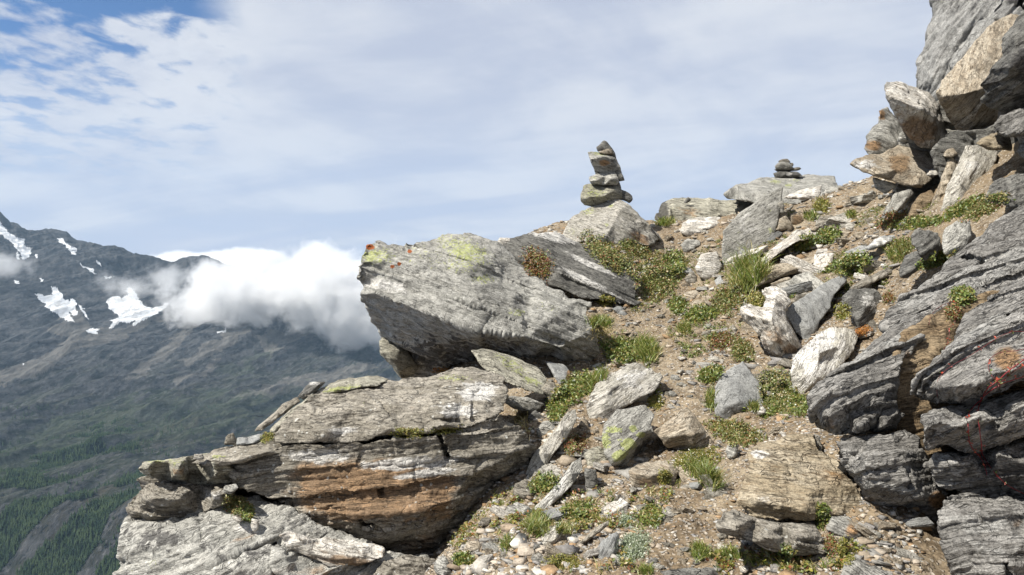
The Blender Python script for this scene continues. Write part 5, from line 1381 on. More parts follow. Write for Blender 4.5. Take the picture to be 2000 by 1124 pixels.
    R('rock_slab', 'flaky dark slab at the left corner of the wall above the ochre rock', 4.1, [(1520, 870), (1540, 852, .1), (1600, 852, .15), (1606, 872, .1), (1602, 884, .02), (1560, 895, 0), (1535, 885)], thick=.35, mat='brown', dip=8, strat=1.4, auto=False)


def build_cliff():
    AUTO[0] = False
    R('cliff', 'plain grey cliff standing against the sky in the upper right corner', 9.5,
      [(1780, 180, .1), (1786, 160, .1), (1790, 118, .15), (1808, 62, .2), (1822, 20, .25), (1824, -20, .3), (1826, -90, .4), (2200, -90, .6), (2200, 320, 0), (1900, 320, -.1), (1830, 250, 0)],
      [(1820, 150, -.25), (1850, 60, -.15), (1850, 20, .05), (1900, 150, -.35), (1900, 20, -.05), (2050, 100, -.3), (1860, 220, -.3)],
      thick=2.5, mat='cliff', dip=-58, lean=-25, strat=.9, chip=.9, rough=.6, patches=[('l', 1835, 5, 10, 12, 0, .9), ('d', 1880, 18, 50, 14, 0, .5)], kind=None, cat='cliff')
    R('rock_slab', 'huge tan sloping slab in front of the grey cliff', 8.0,
      [(1827, 182, -.05), (1840, 158, .15), (1868, 125, .4), (1892, 98, .6), (1930, 52, .95), (1975, 24, 1.2), (2000, 30, 1.2), (1990, 90, .7), (1970, 130, .4), (1950, 170, .15), (1945, 205, .12), (1950, 245, .25), (1925, 278, .4), (1892, 280, .45), (1868, 255, .3), (1850, 232, .2), (1832, 202, .02)],
      [(1842, 190, -.12), (1880, 185, -.18), (1925, 172, -.15), (1900, 130, .2), (1940, 100, .5), (1870, 215, .0), (1910, 230, .05), (1895, 258, .22)],
      thick=1.3, mat='tan', dip=-55, lean=20, strat=.5, chip=.6, rough=.5, patches=[('b', 1900, 250, 40, 30, 0, .4), ('b', 1870, 180, 40, 10, -10, .4)])
    R('boulder', 'dark overhanging boulder at the right edge below the cliff', 6.6,
      [(1914, 165, .1), (1935, 135, .0), (1958, 108, -.05), (1956, 75, .0), (1990, 30, .1), (2060, -40, .3), (2200, -60, .4), (2200, 260, .4), (2060, 240, .35), (1990, 222, .3), (1962, 216, .25), (1925, 198, .15)],
      [(1985, 70, -.25), (1975, 130, -.30), (1960, 170, -.05), (2050, 60, -.35), (2050, 160, -.15), (2000, 190, .05)], thick=1.4, mat='dark', dip=-30, lean=10, strat=.5, chip=.7, rough=.6, patches=[('d', 1990, 150, 120, 90, 0, .6)])  # overhang shade is in the colour: dark stone plus a dark patch
    R('rock', 'shattered pale streaked rock below the dark overhanging boulder', 6.3,
      [(1938, 250, .1), (1955, 225, .15), (1990, 210, .2), (2200, 200, .2), (2200, 340, .1), (2040, 318, .1), (1998, 300, .15), (1985, 270, .12), (1960, 262, .12)], thick=.8, mat='wall', dip=-30, strat=1.2, chip=1.1)
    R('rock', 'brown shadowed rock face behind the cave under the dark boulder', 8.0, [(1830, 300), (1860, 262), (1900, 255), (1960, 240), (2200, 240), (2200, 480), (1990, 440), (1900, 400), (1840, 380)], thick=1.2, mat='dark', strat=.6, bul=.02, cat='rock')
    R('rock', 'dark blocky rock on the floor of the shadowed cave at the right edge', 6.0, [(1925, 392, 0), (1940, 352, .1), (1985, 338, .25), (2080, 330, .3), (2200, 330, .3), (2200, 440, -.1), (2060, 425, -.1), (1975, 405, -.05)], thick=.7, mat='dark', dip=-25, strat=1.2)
    R('rock', 'shaded grey rock filling the gaps behind the white jagged block', 8.9, [(1742, 302), (1758, 258), (1788, 232), (1838, 190), (1910, 190), (1910, 430), (1800, 420), (1752, 380)], thick=1.0, mat='grey', strat=.6, bul=.02)
    R('boulder', 'white jagged block leaning out under the tan slab', 8.2,
      [(1724, 172, .05), (1730, 161, .1), (1760, 163, .2), (1790, 172, .3), (1818, 185, .4), (1832, 205, .3), (1842, 235, .25), (1848, 262, .25), (1838, 292, .35), (1800, 290, .4), (1778, 272, .35), (1762, 250, .2), (1748, 225, .1), (1738, 205, 0)],
      [(1740, 188, -.08), (1765, 200, -.20), (1800, 215, -.20), (1822, 230, -.05), (1770, 228, -.02), (1800, 248, .08), (1820, 265, .12)], thick=.8, mat='quartz', dip=40, lean=15, strat=.6, chip=1.2, rough=.6, patches=[('b', 1790, 255, 50, 34, 0, 1.0), ('b', 1760, 225, 20, 20, 0, .6)])
    R('rock', 'grey rock on the skyline left of the white jagged block', 9.2,
      [(1688, 292, .0), (1690, 268, .1), (1702, 248, .2), (1716, 240, .2), (1716, 216, .3), (1732, 208, .4), (1762, 245, .4), (1800, 290, .3), (1770, 305, 0), (1730, 305, -.05), (1695, 304, -.03)],
      [(1710, 270, -.08), (1735, 250, .02), (1750, 280, -.08)], thick=1.0, mat='grey', dip=30, strat=.5, chip=.8, patches=[('b', 1710, 285, 24, 16, 0, .9), ('b', 1720, 225, 14, 14, 0, .8)])
    R('rock_slab', 'long tan and grey slab jutting out over the sandy slope', 8.3,
      [(1656, 321, -.05), (1672, 310, .1), (1700, 300, .3), (1722, 300, .4), (1762, 280, .65), (1800, 284, .7), (1846, 305, .6), (1838, 335, .3), (1812, 362, .05), (1800, 370, .02), (1765, 364, .0), (1720, 348, -.03), (1682, 336, -.06)],
      [(1700, 322, .02), (1760, 330, .08), (1800, 335, .15), (1720, 340, -.10), (1790, 362, -.08)], thick=.55, mat='tan', dip=14, lean=50, strat=.6, chip=.4, rough=.4, patches=[('b', 1755, 318, 24, 30, -30, .8), ('w', 1690, 320, 40, 14, 0, .7), ('w', 1830, 335, 26, 10, 0, .8)])
    R('rock', 'grey wedge propping up the jutting tan slab', 8.4, [(1704, 346), (1745, 358), (1752, 364), (1730, 380), (1708, 368)], thick=.5, mat='grey', strat=.6)
    R('rock_slab', 'slim upright tan slab between the jutting slab and the tilted grey slab', 7.7, [(1808, 442, -.05), (1818, 400, 0), (1832, 365, .1), (1850, 312, .25), (1864, 298, .3), (1876, 312, .28), (1862, 345, .15), (1842, 400, .02), (1824, 445, -.05)], thick=.28, mat='tan', dip=-65, strat=.6, chip=.4)
    R('rock_slab', 'large tilted pale grey slab under the shadowed cave', 7.3,
      [(1836, 420, -.05), (1846, 380, .02), (1862, 338, .12), (1886, 284, .35), (1908, 282, .4), (1952, 295, .45), (1942, 325, .3), (1945, 348, .22), (1912, 380, .08), (1884, 402, 0), (1852, 425, -.05)],
      [(1880, 350, .05), (1910, 320, .18), (1870, 395, -.05)], thick=.45, mat='pale', dip=-45, lean=30, strat=.35, chip=.5, rough=.4, patches=[('d', 1880, 370, 24, 16, -40, .6), ('w', 1900, 330, 40, 40, 0, .4)])
    R('rock', 'dark brown rock under the jutting slab beside the slim upright slab', 7.8, [(1768, 436, 0), (1780, 400, .05), (1798, 378, .15), (1818, 370, .2), (1828, 385, .1), (1812, 440, 0)], thick=.5, mat='recess', strat=.5)
    R('rock_slab', 'light grey slab leaning low under the end of the jutting slab', 8.2, [(1720, 427, -.05), (1732, 402, 0), (1748, 376, .1), (1778, 366, .15), (1787, 376, .12), (1765, 405, 0), (1736, 430, -.05)], thick=.25, mat='grey', dip=-50, strat=.7)
    R('rock', 'rusty rocks in front of the shadowed cave', 6.9, [(1904, 280), (1915, 270, .1), (1935, 262, .1), (1958, 254, .15), (1976, 272, .1), (1979, 296, .05), (1950, 294, 0), (1925, 292, 0)], thick=.4, mat='ochre', chip=1.1)
    R('stone', 'small white stone on the right end of the jutting tan slab', 8.1, [(1808, 342), (1815, 333, .05), (1838, 331, .05), (1836, 341), (1815, 345)], thick=.12, mat='quartz')
    R('stone', 'tan stone in the notch above the slim upright slab', 7.9, [(1840, 305), (1848, 292, .05), (1862, 288, .05), (1872, 300), (1858, 310)], thick=.2, mat='tan')


def build_small_stones():
    AUTO[0] = True
    for (lab, px, py, w, h, d, mat, kw) in [
        ('narrow streaked grey slab sunk in the soil at the bottom centre', 1187, 1075, 44, 84, 3.75, 'slate', dict(name='rock_slab', rot=28, tilt=.5, dip=-58)),
        ('thin brown slat lying beside the streaked grey slab', 1160, 1042, 14, 96, 3.95, 'brown', dict(name='rock_slab', rot=52, tilt=.4, dip=-38)),
        ('pale pointed slab next to the green tuft at lower centre', 1078, 1048, 34, 66, 4.05, 'pale', dict(name='rock_slab', rot=42, tilt=.5, dip=-50)),
        ('dark flat stone cut by the bottom edge of the picture', 1352, 1124, 130, 40, 3.3, 'dark', dict(name='rock', tilt=.6)),
        ('pointed grey stone at the bottom below the brown outcrop', 864, 1112, 42, 56, 4.1, 'grey', dict()),
        ('pale rounded stone in the hollow below the outcrop', 925, 1068, 44, 30, 4.35, 'tan', dict()),
        ('tan block beside the pale rounded stone in the hollow', 890, 1088, 44, 26, 4.2, 'tan', dict()),
        ('grey wedge half buried near the small blocky brown stone', 1012, 1000, 56, 40, 4.9, 'grey', dict()),
        ('white stone near the narrow dark gap of the outcrop', 1002, 1038, 16, 20, 4.5, 'quartz', dict()),
        ('brown stone by the squat rock, left of its base', 1190, 962, 40, 24, 4.7, 'tan', dict()),
        ('dark brown stone in the dirt behind the squat rock', 1345, 955, 40, 22, 4.6, 'brown', dict()),
        ('flat cream stone in the middle of the path', 1354, 767, 34, 14, 6.5, 'tan', dict()),
        ('white flat stone higher on the path', 1332, 700, 22, 10, 7.5, 'quartz', dict()),
        ('oval grey flake on the path beside the big pale boulder', 1318, 737, 22, 18, 6.9, 'grey', dict()),
        ('rounded grey pebble high on the path', 1275, 628, 16, 10, 8.9, 'grey', dict()),
        ('small white stone in the leaves at the foot of the grey path slab', 1390, 700, 12, 18, 7.2, 'quartz', dict()),
        ('stubby broken white stake of quartz at the right edge of the path', 1444, 690, 10, 30, 7.1, 'quartz', dict()),
        ('dead grey root like stone above the quartz stake', 1435, 650, 18, 40, 7.9, 'brown', dict(rot=-20)),
        ('pinkish stone under the flat grey path slab', 1437, 828, 24, 14, 5.4, 'tan', dict()),
        ('white torn stone at the right corner of the flat grey path slab', 1488, 803, 22, 22, 5.5, 'quartz', dict()),
        ('dark stone half hidden in plants right of the tan angular rock', 1430, 880, 26, 40, 5.0, 'grey', dict()),
        ('cream stone on the sandy slope below the jutting slab', 1683, 412, 36, 18, 10.0, 'tan', dict()),
        ('grey white flake on the sandy slope', 1660, 444, 26, 20, 9.6, 'pale', dict()),
        ('tan flake below the grey white flake on the sandy slope', 1680, 460, 32, 18, 9.2, 'tan', dict()),
        ('flat white stone above the green cushion near the skyline', 1622, 385, 20, 10, 11.2, 'quartz', dict()),
        ('rusty flat stones in a line above the ochre rock', 1490, 880, 50, 20, 4.35, 'pale', dict()),
        ('orange brown flake under the corner of the dark wall', 1610, 895, 34, 18, 4.0, 'ochre', dict()),
        ('white pebble at the bottom by the green tufts', 1454, 1112, 20, 18, 3.3, 'quartz', dict()),
        ('orange chip on the soil below the split brown rock', 1478, 1112, 22, 14, 3.3, 'ochre', dict()),
        ('pale flat flake under the split brown rock', 1452, 1082, 50, 16, 3.5, 'tan', dict()),
        ('orange flat chip near the bottom right plants', 1590, 1092, 24, 10, 3.25, 'ochre', dict()),
        ('grey stone left of the dark foot of the wall', 1720, 1078, 44, 18, 3.15, 'tan', dict()),
        ('tan stone by the skyline left of the white quartz block', 1290, 443, 30, 12, 12.5, 'tan', dict()),
        
    ]:
        kw.setdefault('thick', max(.06, .7 * min(w, h) / F * d))
        stone(lab, px, py, w, h, d, mat, **kw)
    spots = []
    rr = random.Random(5)
    reg = [((1230, 600), (1400, 720), 26, (7.5, 9.2)), ((1290, 690), (1400, 800), 14, (6.3, 7.6)), ((1200, 950), (1420, 1110), 30, None), ((900, 1010), (1130, 1115), 16, None), ((1300, 450), (1420, 560), 22, None), ((1560, 380), (1720, 540), 26, None), ((1620, 1020), (1790, 1115), 18, None)]
    for (a, b, k, dr) in reg:
        for _ in range(k):
            spots.append((rr.uniform(a[0], b[0]), rr.uniform(a[1], b[1])))
    return spots


def build_fragments():
    """angular fragments lying on the slope: a few shapes, then copies"""
    dg = bpy.context.evaluated_depsgraph_get()
    rr = random.Random(21)
    protos = []
    for k, mt in enumerate(('tan', 'pale', 'grey', 'quartz', 'tan', 'brown', 'slate')):
        q = random.Random(300 + k)
        V = [[x * q.uniform(.75, 1.1), y * q.uniform(.5, .85), z * q.uniform(.26, .42)] for x in (-1, 1) for y in (-1, 1) for z in (-1, 1)]
        for p in V: p[0] += q.uniform(-.25, .25); p[1] += q.uniform(-.2, .2)
        Fc = [(0, 1, 3, 2), (4, 6, 7, 5), (0, 4, 5, 1), (2, 3, 7, 6), (0, 2, 6, 4), (1, 5, 7, 3)]
        ax = (np.array((1., 0, 0)), np.array((0, 1., 0)), np.array((0, 0, 1.)))
        V, Fc = fracture(V, Fc, 1.0, ax, 1.1, .8, 900 + k, .02)
        me = remesh(V, Fc, .035)
        v, n = coords(me)
        d, Q = rock_disp(v, 1.0, ax, .6, .5, .5, 700 + k)
        v = v + n * (d * .6)[:, None]
        me.vertices.foreach_set('co', v.astype(np.float32).ravel()); me.update(); shade(me)
        attr(me, 'fc', 'FLOAT_VECTOR', Q * .22 + k * 2.3); attr(me, 'msk', 'FLOAT_COLOR', np.zeros((len(v), 4)))
        me.materials.append(MATS[mt])
        protos.append(me)
    reg = [((1440, 430), (1720, 660), 75), ((1500, 640), (1620, 760), 14), ((1040, 780), (1260, 1000), 16), ((1500, 640), (1600, 700), 6), ((1030, 800), (1180, 900), 16), ((1180, 900), (1420, 1000), 16), ((900, 1000), (1180, 1110), 14), ((1220, 440), (1420, 600), 22), ((1380, 640), (1560, 880), 16), ((1600, 1000), (1790, 1110), 12), ((1640, 360), (1780, 450), 12), ((1060, 700), (1250, 800), 10)]
    for ri, (a, b, k) in enumerate(reg):
        for _ in range(k):
            px, py = rr.uniform(a[0], b[0]), rr.uniform(a[1], b[1])
            ok, loc, nor, i, ob, m = SC.ray_cast(dg, Vector((0, 0, 0)), Vector(U(px, py, 1.0)).normalized())
            if not ok or ob.name.split('.')[0] != 'ground' or loc.y > 14: continue
            o = bpy.data.objects.new('rock_fragment', rr.choice(protos)); COL.objects.link(o)
            sc = rr.choice((.05, .07, .09, .12, .16) if ri < 3 else (.035, .045, .055, .07, .10)) * (.55 + .075 * loc.y)
            o.scale = (sc * rr.uniform(.8, 1.5), sc * rr.uniform(.8, 1.2), sc * rr.uniform(.8, 1.3))
            o.rotation_euler = (rr.gauss(.1, .3), rr.gauss(0, .35), rr.uniform(0, 6.3))
            o.location = loc + Vector((0, 0, sc * .08))
            tag(o, 'flat angular fragment of rock lying loose on the slope', 'stone', 'angular rock fragments strewn over the slope')


def build_loose(spots):
    """fist sized loose stones on the path, one prototype each in three shapes, then copies"""
    dg = bpy.context.evaluated_depsgraph_get()
    rr = random.Random(9)
    protos = []
    for k, mt in enumerate(('tan', 'grey', 'pale', 'brown')):
        V, Fc = ico()
        V = V * np.array((1, .75, .42))
        rs = np.random.default_rng(40 + k)
        V = V * (1 + rs.uniform(-.3, .3, (len(V), 1)))
        me = remesh(V, [tuple(f) for f in Fc], .07)
        v, n = coords(me)
        c, e = chips(v * 1.6, 60 + k)
        v = v + n * (c * .16 + .05 * fbm(v * 3, 3, 70 + k))[:, None]
        me.vertices.foreach_set('co', v.astype(np.float32).ravel()); me.update(); shade(me)
        attr(me, 'fc', 'FLOAT_VECTOR', v * .12 + k * 3.3); attr(me, 'msk', 'FLOAT_COLOR', np.zeros((len(v), 4)))
        me.materials.append(MATS[mt])
        protos.append(me)
    for (px, py) in spots:
        dv = Vector(U(px, py, 1.0)).normalized()
        ok, loc, nor, idx, ob, mtx = SC.ray_cast(dg, Vector((0, 0, 0)), dv)
        if not ok or ob.name.split('.')[0] != 'ground' or loc.y > 14: continue
        o = bpy.data.objects.new('loose_stone', rr.choice(protos)); COL.objects.link(o)
        s = rr.uniform(.006, .0125) * loc.y ** .6 * 1.6
        o.scale = (s * rr.uniform(.8, 1.3), s * rr.uniform(.8, 1.2), s * rr.uniform(.8, 1.3))
        o.rotation_euler = (rr.uniform(-.3, .3), rr.uniform(-.3, .3), rr.uniform(0, 6.3))
        o.location = loc + Vector((0, 0, s * .1))
        tag(o, 'loose fist sized stone lying on the bare soil of the path', 'stone', 'loose stones on the path')
# ================================================================== plants
def veg_mat():
    m, t = new_mat('leaves and blades')
    col = t.attr('col', 'Color')
    d = t.node('ShaderNodeBsdfDiffuse'); t.l.new(col, d.inputs[0])
    tr = t.node('ShaderNodeBsdfTranslucent'); t.l.new(t.mix(1.0, col, (1.1, 1.2, .7), 'MULTIPLY'), tr.inputs[0])
    gl = t.node('ShaderNodeBsdfGlossy'); gl.inputs['Roughness'].default_value = .45; gl.inputs[0].default_value = (1, 1, 1, 1)
    a = t.node('ShaderNodeMixShader'); a.inputs[0].default_value = .30; t.l.new(d.outputs[0], a.inputs[1]); t.l.new(tr.outputs[0], a.inputs[2])
    b = t.node('ShaderNodeMixShader'); b.inputs[0].default_value = .035; t.l.new(a.outputs[0], b.inputs[1]); t.l.new(gl.outputs[0], b.inputs[2])
    o = t.node('ShaderNodeOutputMaterial'); t.l.new(b.outputs[0], o.inputs[0])
    MATS['veg'] = m


C_GRASS = [(0.152, 0.203, 0.036), (0.109, 0.150, 0.028), (0.217, 0.237, 0.057), (0.087, 0.115, 0.026), (0.290, 0.243, 0.090)]
C_DRY = [(0.408, 0.324, 0.156), (0.324, 0.240, 0.108), (0.480, 0.396, 0.228), (0.216, 0.180, 0.072), (0.264, 0.252, 0.096)]
C_LEAF = [(0.100, 0.138, 0.032), (0.141, 0.184, 0.044), (0.074, 0.106, 0.029), (0.191, 0.218, 0.051), (0.215, 0.172, 0.059)]
C_MOSS = [(0.194, 0.196, 0.034), (0.246, 0.222, 0.046), (0.143, 0.150, 0.029), (0.279, 0.212, 0.063), (0.097, 0.103, 0.025)]
C_RED = [(0.192, 0.072, 0.036), (0.240, 0.102, 0.038), (0.126, 0.054, 0.030), (0.204, 0.144, 0.048), (0.108, 0.120, 0.036)]
C_GREY = [(0.288, 0.324, 0.240), (0.360, 0.396, 0.312), (0.228, 0.264, 0.180), (0.192, 0.228, 0.132)]
C_OLIVE = [(0.177, 0.192, 0.061), (0.230, 0.215, 0.077), (0.131, 0.154, 0.046), (0.261, 0.200, 0.084), (0.108, 0.146, 0.038)]
C_ORANGE = [(0.432, 0.180, 0.036), (0.336, 0.132, 0.036), (0.264, 0.156, 0.048)]


class Cast:
    def __init__(s):
        s.dg = bpy.context.evaluated_depsgraph_get()

    def __call__(s, px, py):
        dv = Vector(U(px, py, 1.0)).normalized()
        ok, loc, nor, i, ob, m = SC.ray_cast(s.dg, Vector((0, 0, 0)), dv)
        if not ok or loc.y > 18: return None
        return np.array(loc), np.array(nor), ob


def rand_cols(pal, n, rs):
    c = np.array(pal)[rs.integers(0, len(pal), n)] * rs.uniform(.75, 1.25, (n, 1))
    return np.concatenate((c, np.ones((n, 1))), 1)


def blades(base, pal, length, width, spread, rs, droop=.5, lean=(0, 0, 0), tipcol=None):
    """grass blades: three-segment tapering strips"""
    n = len(base)
    L = length * rs.uniform(.45, 1.15, n); a = rs.uniform(0, 6.283, n)
    s = np.abs(rs.normal(0, spread, n))
    dirh = np.stack((np.cos(a), np.sin(a), 0 * a), 1)
    up = np.stack((dirh[:, 0] * np.sin(s), dirh[:, 1] * np.sin(s), np.cos(s)), 1) + np.array(lean)
    up /= np.linalg.norm(up, axis=1)[:, None]
    b = rs.uniform(0, 6.283, n)
    side = np.stack((np.cos(b), np.sin(b), 0 * b), 1)
    W = width * rs.uniform(.6, 1.3, n)
    rows = []
    for t, w in ((0, 1.0), (.4, .85), (.75, .5), (1.0, .06)):
        c = base + up * (L * t)[:, None] + dirh * (L * droop * t * t * .6)[:, None] - np.array((0, 0, 1.)) * (L * droop * t ** 3 * .45)[:, None]
        rows += [c - side * (W * w / 2)[:, None], c + side * (W * w / 2)[:, None]]
    V = np.stack(rows, 1).reshape(-1, 3)
    o = (np.arange(n) * 8)[:, None]
    Fq = np.concatenate([o + np.array([[k, k + 1, k + 3, k + 2]]) for k in (0, 2, 4)])
    col = np.repeat(rand_cols(pal, n, rs), 8, 0)
    return V, Fq, col


def leaves(base, nor, pal, size, height, rs, flat=.6, per=1):
    """small oval leaves: folded diamonds floating up to `height` above the surface, held on short stalks"""
    n = len(base)
    h = height * rs.uniform(0, 1, n) ** 1.3
    c = base + np.array((0, 0, 1.)) * h[:, None] + rs.normal(0, size * .7, (n, 3))
    nn = nor * flat + rs.normal(0, .5, (n, 3)) + np.array((0, -.1, .5))
    nn /= np.linalg.norm(nn, axis=1)[:, None]
    r = rs.normal(0, 1, (n, 3)); u = np.cross(nn, r); u /= np.linalg.norm(u, axis=1)[:, None]
    v = np.cross(nn, u)
    s = (size * rs.uniform(.55, 1.3, n))[:, None]
    V = np.stack((c - u * s, c - u * s * .25 + v * s * .48, c + u * s * .45 + v * s * .40 , c + u * s + nn * s * .15, c + u * s * .45 - v * s * .40, c - u * s * .25 - v * s * .48, c - nn * s * .16), 1).reshape(-1, 3)
    o = (np.arange(n) * 7)[:, None]
    i = [[0, 6, 1], [1, 6, 2], [2, 6, 3], [3, 6, 4], [4, 6, 5], [5, 6, 0]]
    Fq = np.concatenate([o + np.array([k]) for k in i])
    return V, Fq, np.repeat(rand_cols(pal, n, rs), 7, 0)


def build_plant(name, label, parts, cat='plant', group=None, kind=None):
    V = []; Fs = []; Cc = []; off = 0
    for (v, f, c) in parts:
        if len(v) == 0: continue
        V.append(v); Fs.append(f + off); Cc.append(c); off += len(v)
    if not V: return None
    V = np.concatenate(V); c0 = V.mean(0); c0[2] = V[:, 2].min()
    by = {}
    for f in Fs: by.setdefault(f.shape[1], []).append(f)
    me = mesh_np(name, V - c0, [np.concatenate(x) for x in by.values()])
    attr(me, 'col', 'FLOAT_COLOR', np.concatenate(Cc))
    o = link(name, me, MATS['veg'], None, c0)
    return tag(o, label, cat if kind is None else None, group, kind)


def sample(cast, cx, cy, rx, ry, n, rs, rot=0, only=None, edge=.5):
    P = []; N = []
    g = math.radians(rot)
    for _ in range(n):
        a = rs.uniform(0, 6.283); r = math.sqrt(rs.uniform(0, 1)) * rs.uniform(edge, 1.1)
        x, y = math.cos(a) * r * rx, math.sin(a) * r * ry
        h = cast(cx + x * math.cos(g) - y * math.sin(g), cy + x * math.sin(g) + y * math.cos(g))
        if h is None: continue
        P.append(h[0]); N.append(h[1])
    if not P: return np.zeros((0, 3)), np.zeros((0, 3))
    P = np.array(P); N = np.array(N)
    # keep the clump together in depth
    md = np.median(P[:, 1]); k = np.abs(P[:, 1] - md) < .22 + .10 * md
    return P[k], N[k]


